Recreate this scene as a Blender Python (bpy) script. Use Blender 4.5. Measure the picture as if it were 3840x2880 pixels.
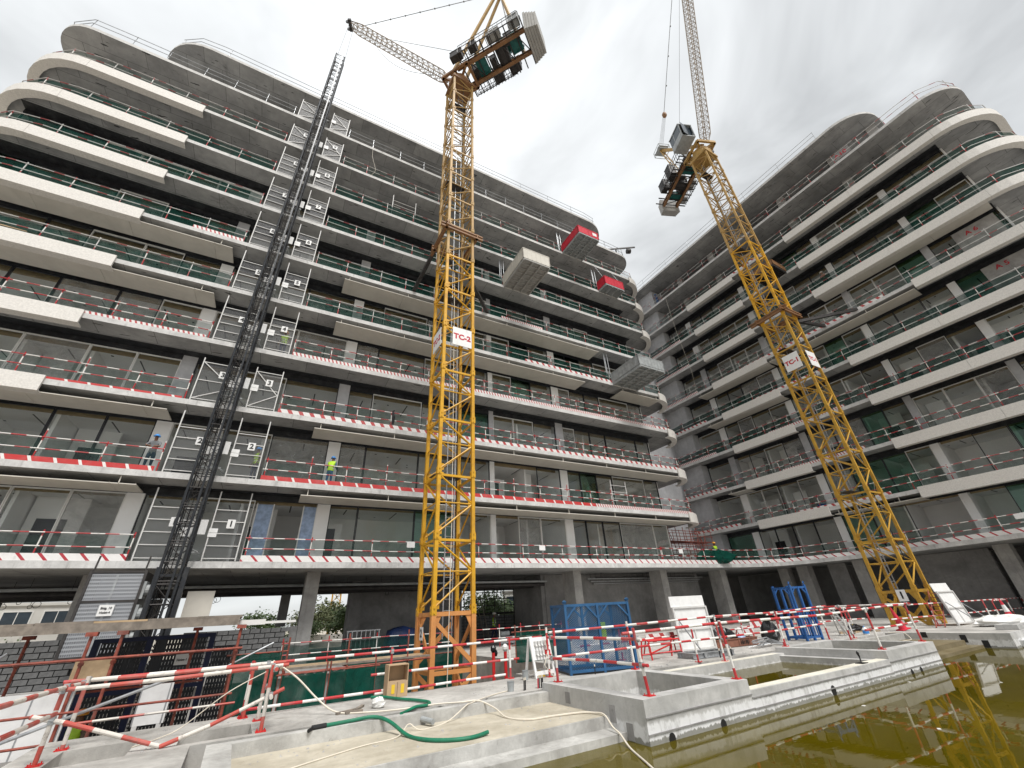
import bpy, bmesh, math, random
from mathutils import Vector, Matrix
random.seed(7)
for o in list(bpy.data.objects):
    bpy.data.objects.remove(o)
SC = bpy.context.scene
COL = SC.collection

# ------------------------------------------------------------------ camera, sky, sun, exposure
CF, CR, CU = Vector((0, .87157478, .49026258)), Vector((.99842389, .02751476, -.04891495)), Vector((.0561225, -.48948987, .87020109))
cam = bpy.data.cameras.new('camera')
cam.sensor_width = 36.0
cam.lens = 1530.35 / 3840 * 36
cam.clip_start, cam.clip_end = .1, 4000
cam_o = bpy.data.objects.new('camera', cam)
COL.objects.link(cam_o)
cam_o.matrix_world = Matrix(((CR.x, CU.x, -CF.x, 0), (CR.y, CU.y, -CF.y, 0), (CR.z, CU.z, -CF.z, 0), (0, 0, 0, 1)))
SC.camera = cam_o


def raydir(px, py):
    return (CF * 1530.35 + CR * (px - 1920) - CU * (py - 1440)).normalized()


GLOW = raydir(1500, 400)         # thin bright patch in the cloud above the left wing
SUN = Vector((.26, -.42, .87)).normalized()      # high veiled sun, its light spread wide by the overcast
SUN_EL, SUN_AZ = math.asin(SUN.z), math.atan2(SUN.x, SUN.y)
world = bpy.data.worlds.new('World')
SC.world = world
world.use_nodes = True
wn, wl = world.node_tree.nodes, world.node_tree.links
wn.clear()
w_out = wn.new('ShaderNodeOutputWorld')
w_bg = wn.new('ShaderNodeBackground')
w_sky = wn.new('ShaderNodeTexSky')
w_sky.sky_type = 'NISHITA'
w_sky.sun_disc = False
w_sky.sun_elevation = SUN_EL
w_sky.sun_rotation = SUN_AZ
w_tc = wn.new('ShaderNodeTexCoord')
w_map = wn.new('ShaderNodeMapping')
w_map.inputs['Scale'].default_value = (1.0, 1.0, 2.0)
w_n1 = wn.new('ShaderNodeTexNoise')
w_n1.inputs['Scale'].default_value = 2.3
w_n1.inputs['Detail'].default_value = 5
w_n1.inputs['Roughness'].default_value = .5
w_n1.inputs['Distortion'].default_value = .5
w_r1 = wn.new('ShaderNodeMapRange')
w_r1.inputs['From Min'].default_value = .36
w_r1.inputs['From Max'].default_value = .66
w_r1.inputs['To Min'].default_value = 2.35
w_r1.inputs['To Max'].default_value = 4.0
# cloud sheet is brighter round the thin patch
w_dot = wn.new('ShaderNodeVectorMath')
w_dot.operation = 'DOT_PRODUCT'
w_dot.inputs[1].default_value = GLOW
w_pow = wn.new('ShaderNodeMath')
w_pow.operation = 'POWER'
w_pow.use_clamp = False
w_clampd = wn.new('ShaderNodeMath')
w_clampd.operation = 'MAXIMUM'
w_clampd.inputs[1].default_value = 0
w_pow.inputs[1].default_value = 9
w_glow = wn.new('ShaderNodeMath')
w_glow.operation = 'MULTIPLY_ADD'
w_glow.inputs[1].default_value = 1.3
w_tint = wn.new('ShaderNodeMix')
w_tint.data_type = 'RGBA'
w_tint.blend_type = 'MULTIPLY'
w_tint.inputs[0].default_value = 1
w_tint.inputs[6].default_value = (.965, .99, 1.0, 1)
w_mix = wn.new('ShaderNodeMix')
w_mix.data_type = 'RGBA'
w_mix.inputs[0].default_value = .96      # closed overcast: only a trace of the clear sky comes through
wl.new(w_tc.outputs['Generated'], w_map.inputs['Vector'])
wl.new(w_map.outputs['Vector'], w_n1.inputs['Vector'])
wl.new(w_n1.outputs['Fac'], w_r1.inputs['Value'])
wl.new(w_tc.outputs['Generated'], w_dot.inputs[0])
wl.new(w_dot.outputs['Value'], w_clampd.inputs[0])
wl.new(w_clampd.outputs['Value'], w_pow.inputs[0])
wl.new(w_pow.outputs['Value'], w_glow.inputs[0])
wl.new(w_r1.outputs['Result'], w_glow.inputs[2])
wl.new(w_glow.outputs['Value'], w_tint.inputs[7])
wl.new(w_sky.outputs['Color'], w_mix.inputs[6])
wl.new(w_tint.outputs[2], w_mix.inputs[7])
wl.new(w_mix.outputs[2], w_bg.inputs['Color'])
wl.new(w_bg.outputs['Background'], w_out.inputs['Surface'])
w_bg.inputs['Strength'].default_value = .1
sun = bpy.data.lights.new('sun', 'SUN')
sun.energy = 1.5
sun.angle = math.radians(24)
sun.color = (1, .98, .95)
sun_o = bpy.data.objects.new('sun', sun)
COL.objects.link(sun_o)
sun_o.rotation_euler = (-SUN).to_track_quat('-Z', 'Y').to_euler()
SC.view_settings.view_transform = 'Standard'
SC.view_settings.look = 'None'
SC.view_settings.exposure = 1.42
SC.view_settings.gamma = 1
SC.view_settings.use_curve_mapping = False
SC.cycles.max_bounces = 10
SC.cycles.diffuse_bounces = 6
SC.cycles.transparent_max_bounces = 24

# ------------------------------------------------------------------ frames of reference (metres, eye level z = 0)
DH, Z1 = 3.7, 2.7106


def ZL(k):
    return Z1 + (k - 1) * DH


def V2(a, r):
    return Vector((math.cos(math.radians(a)), math.sin(math.radians(a)), 0)) * r


P_ANG, P_ORG = 31.7, Vector((2.0, 9.18, 0))
L_ANG, L_ORG = 29.62, Vector((-2.6, 25.35, 0))
R_ANG, R_ORG = -58.75, Vector((22.35, 40.55, 0))


def frame(ang, org):
    e, n = V2(ang, 1), V2(ang + 90, 1)
    return lambda x, y, z=0.0: org + e * x + n * y + Vector((0, 0, z))


pw, lw, rw = frame(P_ANG, P_ORG), frame(L_ANG, L_ORG), frame(R_ANG, R_ORG)


# ------------------------------------------------------------------ mesh builder
class MB:
    def __init__(self):
        self.v, self.f, self.uv, self.mi = [], [], [], []
        self.m = 0

    def face(self, idx, uvs=None):
        self.f.append(tuple(idx))
        self.uv.append(uvs or [(0, 0)] * len(idx))
        self.mi.append(self.m)

    def box(self, lo, hi, ang=0, piv=None):
        x0, y0, z0 = lo
        x1, y1, z1 = hi
        p = [(x0, y0, z0), (x1, y0, z0), (x1, y1, z0), (x0, y1, z0), (x0, y0, z1), (x1, y0, z1), (x1, y1, z1), (x0, y1, z1)]
        if ang:
            c, s = math.cos(ang), math.sin(ang)
            px, py = piv if piv else ((x0 + x1) / 2, (y0 + y1) / 2)
            p = [(px + (a - px) * c - (b - py) * s, py + (a - px) * s + (b - py) * c, z) for a, b, z in p]
        n = len(self.v)
        self.v += p
        for q in ((0, 3, 2, 1), (4, 5, 6, 7), (0, 1, 5, 4), (1, 2, 6, 5), (2, 3, 7, 6), (3, 0, 4, 7)):
            uvs = []
            for i in q:
                a, b, c_ = p[i]
                uvs.append((a + b, c_) if q not in ((0, 3, 2, 1), (4, 5, 6, 7)) else (a, b))
            self.face([n + i for i in q], uvs)
        return self

    def beam(self, a, b, w, h, up=(0, 0, 1)):
        a, b = Vector(a), Vector(b)
        d = b - a
        L = d.length
        if L < 1e-6:
            return self
        d /= L
        up = Vector(up)
        if abs(d.dot(up)) > .98:
            up = Vector((0, 1, 0)) if abs(d.y) < .9 else Vector((1, 0, 0))
        s = d.cross(up).normalized()
        t = s.cross(d).normalized()
        n = len(self.v)
        for p in (a, b):
            for i, j in ((-1, -1), (1, -1), (1, 1), (-1, 1)):
                self.v.append(tuple(p + s * (i * w / 2) + t * (j * h / 2)))
        for i in range(4):
            j = (i + 1) % 4
            self.face((n + i, n + j, n + 4 + j, n + 4 + i), [(0, i), (0, i + 1), (L, i + 1), (L, i)])
        self.face((n + 3, n + 2, n + 1, n), None)
        self.face((n + 4, n + 5, n + 6, n + 7), None)
        return self

    def path(self, pts, r, n=8, u0=0.0, cap=True):
        pts = [Vector(p) for p in pts]
        base = len(self.v)
        u = u0
        us = []
        prev = None
        for k, p in enumerate(pts):
            if k == 0:
                d = pts[1] - p
            elif k == len(pts) - 1:
                d = p - pts[k - 1]
            else:
                d = (pts[k + 1] - p).normalized() + (p - pts[k - 1]).normalized()
            d = d.normalized() if d.length > 1e-9 else Vector((0, 0, 1))
            if k:
                u += (p - pts[k - 1]).length
            us.append(u)
            if prev is None:
                up = Vector((0, 0, 1)) if abs(d.z) < .95 else Vector((0, 1, 0))
                s = d.cross(up).normalized()
            else:
                s = (prev - d * prev.dot(d)).normalized()
            prev = s
            t = s.cross(d)
            rr = r[k] if isinstance(r, (list, tuple)) else r
            for i in range(n):
                a = 2 * math.pi * i / n
                self.v.append(tuple(p + s * (rr * math.cos(a)) + t * (rr * math.sin(a))))
        for k in range(len(pts) - 1):
            for i in range(n):
                j = (i + 1) % n
                self.face((base + k * n + i, base + (k + 1) * n + i, base + (k + 1) * n + j, base + k * n + j),
                          [(us[k], i / n), (us[k + 1], i / n), (us[k + 1], (i + 1) / n), (us[k], (i + 1) / n)])
        if cap:
            self.face([base + i for i in range(n)], [(u0, 0)] * n)
            e = base + (len(pts) - 1) * n
            self.face([e + i for i in reversed(range(n))], [(us[-1], 0)] * n)
        return self

    def tube(self, a, b, r, n=8, u0=0.0):
        return self.path([a, b], r, n, u0)

    def cyl(self, c, r, z0, z1, n=16, r2=None):
        return self.path([(c[0], c[1], z0), (c[0], c[1], z1)], [r, r if r2 is None else r2], n)

    def prism(self, poly, z0, z1, uvside=True):
        n, m = len(self.v), len(poly)
        self.v += [(p[0], p[1], z0) for p in poly] + [(p[0], p[1], z1) for p in poly]
        self.face([n + i for i in reversed(range(m))], [(poly[i][0], poly[i][1]) for i in reversed(range(m))])
        self.face([n + m + i for i in range(m)], [(p[0], p[1]) for p in poly])
        u = 0
        for i in range(m):
            j = (i + 1) % m
            L = math.hypot(poly[j][0] - poly[i][0], poly[j][1] - poly[i][1])
            self.face((n + i, n + j, n + m + j, n + m + i), [(u, z0), (u + L, z0), (u + L, z1), (u, z1)])
            u += L
        return self

    def strip(self, pl, off0, off1, z0, z1):
        """a solid following a plan polyline between two lateral offsets"""
        A, B = offset(pl, off0), offset(pl, off1)
        n, m = len(self.v), len(pl)
        u = [0]
        for i in range(1, m):
            u.append(u[-1] + math.hypot(pl[i][0] - pl[i - 1][0], pl[i][1] - pl[i - 1][1]))
        for i in range(m):
            self.v += [(*A[i], z0), (*B[i], z0), (*B[i], z1), (*A[i], z1)]
        for i in range(m - 1):
            for q in range(4):
                k, l = n + i * 4 + q, n + i * 4 + (q + 1) % 4
                zz = ((z0, z0), (z0, z1), (z1, z1), (z1, z0))[q]
                self.face((l, k, k + 4, l + 4), [(u[i], zz[1]), (u[i], zz[0]), (u[i + 1], zz[0]), (u[i + 1], zz[1])])
        self.face((n, n + 1, n + 2, n + 3), None)
        e = n + (m - 1) * 4
        self.face((e + 3, e + 2, e + 1, e), None)
        return self

    def ball(self, c, r, n=10, m=6, sx=1, sy=1, sz=1, half=False):
        b = len(self.v)
        lo = 0 if half else -math.pi / 2
        for i in range(m + 1):
            a = lo + (math.pi / 2 - lo) * i / m
            for j in range(n):
                t = 2 * math.pi * j / n
                self.v.append((c[0] + r * sx * math.cos(a) * math.cos(t), c[1] + r * sy * math.cos(a) * math.sin(t), c[2] + r * sz * math.sin(a)))
        for i in range(m):
            for j in range(n):
                k = (j + 1) % n
                self.face((b + i * n + j, b + i * n + k, b + (i + 1) * n + k, b + (i + 1) * n + j))
        return self

    def mesh(self, name, mats):
        me = bpy.data.meshes.new(name)
        me.from_pydata(self.v, [], self.f)
        uvl = me.uv_layers.new(name='UVMap')
        flat = [c for face in self.uv for uv in face for c in uv]
        uvl.data.foreach_set('uv', flat)
        for m in (mats if isinstance(mats, (list, tuple)) else [mats]):
            me.materials.append(m)
        me.polygons.foreach_set('material_index', self.mi)
        me.update()
        return me

    def build(self, name, mats, parent=None, smooth=False, loc=None, rotz=None, label=None):
        me = self.mesh(name, mats)
        if smooth:
            me.polygons.foreach_set('use_smooth', [True] * len(me.polygons))
        return put(name, me, parent, loc, rotz, label)


def put(name, data, parent=None, loc=None, rotz=None, label=None):
    o = bpy.data.objects.new(name, data)
    COL.objects.link(o)
    if parent:
        o.parent = parent
    if loc is not None:
        o.location = loc
    if rotz is not None:
        o.rotation_euler = (0, 0, rotz)
    if label:
        o['label'] = label
    return o


def offset(pl, d):
    """offset a plan polyline to its right by d (right = outside for the wing fronts)"""
    out = []
    for i, p in enumerate(pl):
        a = pl[i - 1] if i else None
        b = pl[i + 1] if i < len(pl) - 1 else None
        ns = []
        for q, r_ in ((a, p), (p, b)):
            if q is None or r_ is None:
                continue
            dx, dy = r_[0] - q[0], r_[1] - q[1]
            L = math.hypot(dx, dy) or 1
            ns.append((dy / L, -dx / L))
        nx, ny = sum(n[0] for n in ns) / len(ns), sum(n[1] for n in ns) / len(ns)
        L2 = nx * nx + ny * ny
        out.append((p[0] + nx / L2 * d, p[1] + ny / L2 * d))
    return out


def cut_line(pl, a, b):
    """the piece of a polyline between arc lengths a and b"""
    out, u = [], 0
    for i in range(len(pl) - 1):
        p, q = pl[i], pl[i + 1]
        L = math.hypot(q[0] - p[0], q[1] - p[1])
        for s in (a, b):
            pass
        t0, t1 = (a - u) / L, (b - u) / L
        if t1 > 0 and t0 < 1:
            c0, c1 = max(t0, 0), min(t1, 1)
            P0 = (p[0] + (q[0] - p[0]) * c0, p[1] + (q[1] - p[1]) * c0)
            P1 = (p[0] + (q[0] - p[0]) * c1, p[1] + (q[1] - p[1]) * c1)
            if not out or math.hypot(out[-1][0] - P0[0], out[-1][1] - P0[1]) > 1e-5:
                out.append(P0)
            out.append(P1)
        u += L
    return out


def plen(pl):
    return sum(math.hypot(pl[i + 1][0] - pl[i][0], pl[i + 1][1] - pl[i][1]) for i in range(len(pl) - 1))


def at_len(pl, s):
    u = 0
    for i in range(len(pl) - 1):
        p, q = pl[i], pl[i + 1]
        L = math.hypot(q[0] - p[0], q[1] - p[1])
        if s <= u + L or i == len(pl) - 2:
            t = (s - u) / L
            return (p[0] + (q[0] - p[0]) * t, p[1] + (q[1] - p[1]) * t), math.atan2(q[1] - p[1], q[0] - p[0])
        u += L


def thing(name, label, cat, loc=(0, 0, 0), ang=0, group=None):
    o = bpy.data.objects.new(name, None)
    o.empty_display_size = .3
    COL.objects.link(o)
    o.location = loc
    o.rotation_euler = (0, 0, math.radians(ang))
    o['label'], o['category'] = label, cat
    if group:
        o['group'] = group
    return o


def tag(o, label=None, cat=None, group=None, kind=None):
    for k, v in (('label', label), ('category', cat), ('group', group), ('kind', kind)):
        if v:
            o[k] = v
    return o


def dup(root, loc=None, rotz=None, label=None, group=None):
    r = root.copy()
    COL.objects.link(r)
    if loc is not None:
        r.location = loc
    if rotz is not None:
        r.rotation_euler = (0, 0, rotz)
    if label:
        r['label'] = label
    if group:
        r['group'] = group
    for ch in list(root.children):
        c = ch.copy()
        COL.objects.link(c)
        c.parent = r
        for g in list(ch.children):
            d = g.copy()
            COL.objects.link(d)
            d.parent = c
    return r


def text(body, size, mat, parent, loc, rot=(math.pi / 2, 0, 0), name='lettering', bold=.006, ext=.004):
    cu = bpy.data.curves.new(name, 'FONT')
    cu.body = body
    cu.size = size
    cu.align_x, cu.align_y = 'CENTER', 'CENTER'
    cu.extrude = ext
    cu.offset = bold
    cu.resolution_u = 3
    cu.materials.append(mat)
    o = bpy.data.objects.new(name, cu)
    COL.objects.link(o)
    dg = bpy.context.evaluated_depsgraph_get()
    me = bpy.data.meshes.new_from_object(o.evaluated_get(dg))
    bpy.data.objects.remove(o)
    bpy.data.curves.remove(cu)
    o = put(name, me, parent, loc)
    o.rotation_euler = rot
    return o


# ------------------------------------------------------------------ materials
def newmat(name):
    m = bpy.data.materials.new(name)
    m.use_nodes = True
    nt = m.node_tree
    nt.nodes.clear()
    out = nt.nodes.new('ShaderNodeOutputMaterial')
    return m, nt.nodes, nt.links, out


def mixc(N, L, fac, a, b, blend='MIX'):
    x = N.new('ShaderNodeMix')
    x.data_type = 'RGBA'
    x.blend_type = blend
    if isinstance(fac, (int, float)):
        x.inputs[0].default_value = fac
    else:
        L.new(fac, x.inputs[0])
    for i, c in ((6, a), (7, b)):
        if isinstance(c, tuple):
            x.inputs[i].default_value = (*c, 1) if len(c) == 3 else c
        else:
            L.new(c, x.inputs[i])
    return x.outputs[2]


def ramp(N, L, src, lo, hi, a=0.0, b=1.0):
    r = N.new('ShaderNodeMapRange')
    r.inputs['From Min'].default_value, r.inputs['From Max'].default_value = lo, hi
    r.inputs['To Min'].default_value, r.inputs['To Max'].default_value = a, b
    L.new(src, r.inputs['Value'])
    return r.outputs['Result']


def coords(N, L, kind='Object', scale=(1, 1, 1)):
    tc = N.new('ShaderNodeTexCoord')
    mp = N.new('ShaderNodeMapping')
    mp.inputs['Scale'].default_value = scale
    L.new(tc.outputs[kind], mp.inputs['Vector'])
    return mp.outputs['Vector']


def noise(N, L, vec, scale, detail=4, rough=.55, dist=0.0):
    n = N.new('ShaderNodeTexNoise')
    n.inputs['Scale'].default_value = scale
    n.inputs['Detail'].default_value = detail
    n.inputs['Roughness'].default_value = rough
    n.inputs['Distortion'].default_value = dist
    L.new(vec, n.inputs['Vector'])
    return n.outputs['Fac']


def paint(name, col, rough=.5, var=.15, scale=6.0, metal=0.0, bump=.0, dirt=None, dirt_amt=.35, kind='Object', spec=.4):
    """plain coloured surface with blotchy tone, optional dirt colour and grain"""
    m, N, L, out = newmat(name)
    b = N.new('ShaderNodeBsdfPrincipled')
    v = coords(N, L, kind)
    f = noise(N, L, v, scale, 5, .6)
    dark = tuple(c * (1 - var) for c in col)
    light = tuple(min(1, c * (1 + var * .6)) for c in col)
    c = mixc(N, L, ramp(N, L, f, .35, .68), dark, light)
    if dirt:
        g = noise(N, L, v, scale * .45, 7, .68, .6)
        c = mixc(N, L, ramp(N, L, g, .5, .72, 0, dirt_amt), c, dirt)
    L.new(c, b.inputs['Base Color'])
    b.inputs['Roughness'].default_value = rough
    b.inputs['Metallic'].default_value = metal
    b.inputs['Specular IOR Level'].default_value = spec
    if bump:
        bp = N.new('ShaderNodeBump')
        bp.inputs['Strength'].default_value = bump
        bp.inputs['Distance'].default_value = .02
        L.new(noise(N, L, v, scale * 9, 3), bp.inputs['Height'])
        L.new(bp.outputs['Normal'], b.inputs['Normal'])
    L.new(b.outputs[0], out.inputs['Surface'])
    return m


def concrete(name, lo, hi, scale=.7, streak=.35, joints=None, stain=(.05, .045, .04), stain_amt=.5, rough=.85, fine=30, lines=0):
    m, N, L, out = newmat(name)
    b = N.new('ShaderNodeBsdfPrincipled')
    v = coords(N, L)
    big = noise(N, L, v, scale, 6, .62, .4)
    c = mixc(N, L, ramp(N, L, big, .34, .66), lo, hi)
    mid = noise(N, L, v, scale * 6, 5, .7)
    c = mixc(N, L, ramp(N, L, mid, .35, .75, 0, .35), c, tuple(x * .62 for x in lo))
    if streak:
        sv = coords(N, L, 'Object', (2.6, 2.6, .18))
        st = noise(N, L, sv, 1.6, 5, .7)
        c = mixc(N, L, ramp(N, L, st, .55, .78, 0, streak), c, stain)
    dv = noise(N, L, v, scale * 2.3, 7, .72, 1.2)
    c = mixc(N, L, ramp(N, L, dv, .6, .74, 0, stain_amt), c, stain)
    if lines:
        # short chair and form-tie marks left by the shuttering
        lv = coords(N, L, 'Object', (.55, 2.6, 2.6))
        ln = noise(N, L, lv, 2.6, 1, .3)
        c = mixc(N, L, ramp(N, L, ln, .735, .76, 0, lines), c, (.02, .02, .02))
    if joints:
        br = N.new('ShaderNodeTexBrick')
        br.inputs['Scale'].default_value = 1
        br.inputs['Mortar Size'].default_value = .018
        br.inputs['Mortar Smooth'].default_value = .4
        br.inputs['Brick Width'].default_value, br.inputs['Row Height'].default_value = joints
        br.inputs['Color1'].default_value = (1, 1, 1, 1)
        br.inputs['Color2'].default_value = (.74, .74, .75, 1)
        br.inputs['Mortar'].default_value = (.3, .3, .3, 1)
        L.new(v, br.inputs['Vector'])
        c = mixc(N, L, .8, c, br.outputs['Color'], 'MULTIPLY')
    L.new(c, b.inputs['Base Color'])
    b.inputs['Roughness'].default_value = rough
    b.inputs['Specular IOR Level'].default_value = .25
    bp = N.new('ShaderNodeBump')
    bp.inputs['Strength'].default_value = .35
    bp.inputs['Distance'].default_value = .015
    L.new(noise(N, L, v, fine, 4, .65), bp.inputs['Height'])
    L.new(bp.outputs['Normal'], b.inputs['Normal'])
    L.new(b.outputs[0], out.inputs['Surface'])
    return m


def stripes(name, period, a=(.42, .015, .02), b_=(.72, .70, .66), duty=.5, diag=0.0, wear=.5, rough=.5):
    """paint in bands along a tube or board (the length runs along U)"""
    m, N, L, out = newmat(name)
    b = N.new('ShaderNodeBsdfPrincipled')
    uv = N.new('ShaderNodeTexCoord')
    sp = N.new('ShaderNodeSeparateXYZ')
    L.new(uv.outputs['UV'], sp.inputs[0])
    ma = N.new('ShaderNodeMath')
    ma.operation = 'MULTIPLY_ADD'
    ma.inputs[1].default_value = diag
    L.new(sp.outputs['Y'], ma.inputs[0])
    L.new(sp.outputs['X'], ma.inputs[2])
    dv = N.new('ShaderNodeMath')
    dv.operation = 'DIVIDE'
    dv.inputs[1].default_value = period
    L.new(ma.outputs[0], dv.inputs[0])
    fr = N.new('ShaderNodeMath')
    fr.operation = 'FRACT'
    L.new(dv.outputs[0], fr.inputs[0])
    gt = N.new('ShaderNodeMath')
    gt.operation = 'GREATER_THAN'
    gt.inputs[1].default_value = duty
    L.new(fr.outputs[0], gt.inputs[0])
    c = mixc(N, L, gt.outputs[0], a, b_)
    v = coords(N, L, 'Object')
    n = noise(N, L, v, 9, 6, .7)
    c = mixc(N, L, ramp(N, L, n, .56, .7, 0, wear), c, (.16, .12, .10))
    n2 = noise(N, L, v, 2.5, 4, .6)
    c = mixc(N, L, ramp(N, L, n2, .45, .75, 0, wear * .5), c, (.4, .36, .33))
    L.new(c, b.inputs['Base Color'])
    b.inputs['Roughness'].default_value = rough
    L.new(b.outputs[0], out.inputs['Surface'])
    return m


def veil(name, col, alpha, rough=.8, fold=0.0, trans=.4):
    """netting: part of the light goes straight through the holes"""
    m, N, L, out = newmat(name)
    d = N.new('ShaderNodeBsdfDiffuse')
    tl = N.new('ShaderNodeBsdfTranslucent')
    tr = N.new('ShaderNodeBsdfTransparent')
    v = coords(N, L)
    f = noise(N, L, v, 1.3, 5, .65, 1.0)
    c = mixc(N, L, ramp(N, L, f, .3, .7), tuple(x * .65 for x in col), tuple(x * 1.3 for x in col))
    L.new(c, d.inputs['Color'])
    L.new(c, tl.inputs['Color'])
    m1 = N.new('ShaderNodeMixShader')
    m1.inputs[0].default_value = trans
    L.new(d.outputs[0], m1.inputs[1])
    L.new(tl.outputs[0], m1.inputs[2])
    m2 = N.new('ShaderNodeMixShader')
    L.new(ramp(N, L, noise(N, L, v, .9, 5, .6, .8), .3, .7, alpha - .16, alpha + .16), m2.inputs[0])
    L.new(tr.outputs[0], m2.inputs[1])
    L.new(m1.outputs[0], m2.inputs[2])
    L.new(m2.outputs[0], out.inputs['Surface'])
    return m


def gridmesh(name, col, su, sv, wu, wv, rot=0.0, metal=.3, diamond=False):
    """expanded or welded mesh: open cells, solid wires (cells run in UV metres)"""
    m, N, L, out = newmat(name)
    b = N.new('ShaderNodeBsdfPrincipled')
    b.inputs['Base Color'].default_value = (*col, 1)
    b.inputs['Roughness'].default_value = .5
    b.inputs['Metallic'].default_value = metal
    uv = N.new('ShaderNodeTexCoord')
    mp = N.new('ShaderNodeMapping')
    mp.inputs['Rotation'].default_value = (0, 0, rot)
    mp.inputs['Scale'].default_value = (1 / su, 1 / sv, 1)
    L.new(uv.outputs['UV'], mp.inputs['Vector'])
    sp = N.new('ShaderNodeSeparateXYZ')
    L.new(mp.outputs[0], sp.inputs[0])
    res = []
    for ax, w in (('X', wu), ('Y', wv)):
        src = sp.outputs[ax]
        if diamond:
            ad = N.new('ShaderNodeMath')
            ad.operation = 'ADD' if ax == 'X' else 'SUBTRACT'
            L.new(sp.outputs['X'], ad.inputs[0])
            L.new(sp.outputs['Y'], ad.inputs[1])
            src = ad.outputs[0]
        fr = N.new('ShaderNodeMath')
        fr.operation = 'FRACT'
        L.new(src, fr.inputs[0])
        lt = N.new('ShaderNodeMath')
        lt.operation = 'LESS_THAN'
        lt.inputs[1].default_value = w
        L.new(fr.outputs[0], lt.inputs[0])
        res.append(lt.outputs[0])
    mx = N.new('ShaderNodeMath')
    mx.operation = 'MAXIMUM'
    L.new(res[0], mx.inputs[0])
    L.new(res[1], mx.inputs[1])
    tr = N.new('ShaderNodeBsdfTransparent')
    ms = N.new('ShaderNodeMixShader')
    L.new(mx.outputs[0], ms.inputs[0])
    L.new(tr.outputs[0], ms.inputs[1])
    L.new(b.outputs[0], ms.inputs[2])
    L.new(ms.outputs[0], out.inputs['Surface'])
    return m


def glass(name, tint=(.86, .92, .9), refl=1.0):
    m, N, L, out = newmat(name)
    tr = N.new('ShaderNodeBsdfTransparent')
    tr.inputs['Color'].default_value = (*tint, 1)
    gl = N.new('ShaderNodeBsdfGlossy')
    gl.inputs['Roughness'].default_value = .03
    fr = N.new('ShaderNodeFresnel')
    fr.inputs['IOR'].default_value = 1.5
    mu = N.new('ShaderNodeMath')
    mu.operation = 'MULTIPLY'
    mu.inputs[1].default_value = refl
    L.new(fr.outputs[0], mu.inputs[0])
    ms = N.new('ShaderNodeMixShader')
    L.new(mu.outputs[0], ms.inputs[0])
    L.new(tr.outputs[0], ms.inputs[1])
    L.new(gl.outputs[0], ms.inputs[2])
    L.new(ms.outputs[0], out.inputs['Surface'])
    return m


M = {}
M['slab'] = concrete('slab_shaded_concrete', (.285, .285, .28), (.475, .47, .46), .42, 0, (2.4, 1.2), (.10, .097, .092), .8, lines=.85)  # soffits darker than the edges, shade put into the same concrete
M['slab_edge_lit'] = concrete('slab_edge_lit_concrete', (.48, .47, .455), (.68, .67, .65), 1.3, .6, None, (.15, .14, .13), .6)  # same concrete painted lighter where skylight strikes the slab edges
M['conc'] = concrete('rough_concrete', (.30, .29, .28), (.46, .445, .425), .9, .45, None, (.13, .12, .11), .45)
M['conc_dark'] = concrete('plaster_grey', (.22, .215, .21), (.34, .33, .32), .8, .3, None, (.09, .085, .08), .5)
M['core'] = concrete('core_wall_concrete', (.42, .42, .43), (.56, .56, .57), .5, .3, None, (.3, .3, .3), .3)
M['deck'] = concrete('deck_screed', (.29, .277, .255), (.54, .52, .485), 1.0, 0, None, (.17, .15, .125), .85, fine=45)
M['sand_wet'] = concrete('platform_wet', (.15, .12, .065), (.24, .20, .125), .9, 0, None, (.09, .07, .04), .6, rough=.4)
M['sand'] = concrete('platform_screed', (.36, .32, .245), (.56, .51, .415), .9, 0, None, (.27, .225, .16), .65, fine=60)
M['curb'] = concrete('curb_concrete', (.32, .31, .29), (.54, .53, .50), 1.6, .5, None, (.16, .15, .13), .65, fine=50)
M['fascia'] = paint('fascia_stone_panel', (.68, .65, .605), .6, .12, 14, bump=.1, dirt=(.42, .39, .35), dirt_amt=.25)
M['soffit_panel'] = paint('soffit_panel_beige', (.60, .565, .50), .7, .07, 1.2, dirt=(.3, .28, .24), dirt_amt=.25)
M['bitumen'] = paint('bitumen_black', (.018, .019, .022), .55, .6, 5, bump=.6, dirt=(.06, .06, .062), dirt_amt=.7)
M['room_white'] = paint('room_white_paint', (.86, .855, .84), .8, .06, .6)
M['room_ceiling'] = paint('ceiling_white_board', (.84, .835, .82), .8, .05, .8)
M['tan_strip'] = paint('timber_blocking', (.36, .28, .16), .8, .2, 3)
M['frame_dark'] = paint('window_frame_black', (.02, .021, .026), .35, .2, 3)
M['frame_white'] = paint('white_pvc', (.72, .71, .68), .4, .05, 3)
M['glass'] = glass('window_glass', (.965, .975, .97), .35)
M['glass_green'] = glass('window_glass_green', (.62, .80, .73), .9)
M['glass_dusty'] = veil('window_glass_dusty', (.55, .56, .55), .26, trans=.5)  # random dusty panes; the white veil also lightens the dark rooms
M['film'] = paint('blue_protective_film', (.32, .42, .60), .35, .3, 4)
M['black'] = paint('black_plastic', (.012, .012, .013), .5, .3, 5)
M['galv'] = paint('galvanised_steel', (.42, .43, .44), .4, .25, 8, metal=.6)
M['steel_grey'] = paint('grey_steel_paint', (.33, .345, .345), .5, .2, 3, dirt=(.14, .12, .1), dirt_amt=.4)
M['rust_tube'] = paint('red_oxide_tube', (.27, .065, .042), .7, .4, 7, dirt=(.12, .10, .09), dirt_amt=.6)
M['rail'] = stripes('banded_rail_paint', .92)
M['rail_pale'] = stripes('banded_rail_paint_pale', 1.9, (.36, .06, .06), (.55, .54, .52), .22, wear=.6)
M['rail_near'] = stripes('banded_rail_paint_near', .88, (.47, .025, .03), (.76, .74, .70), wear=.6)
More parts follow.
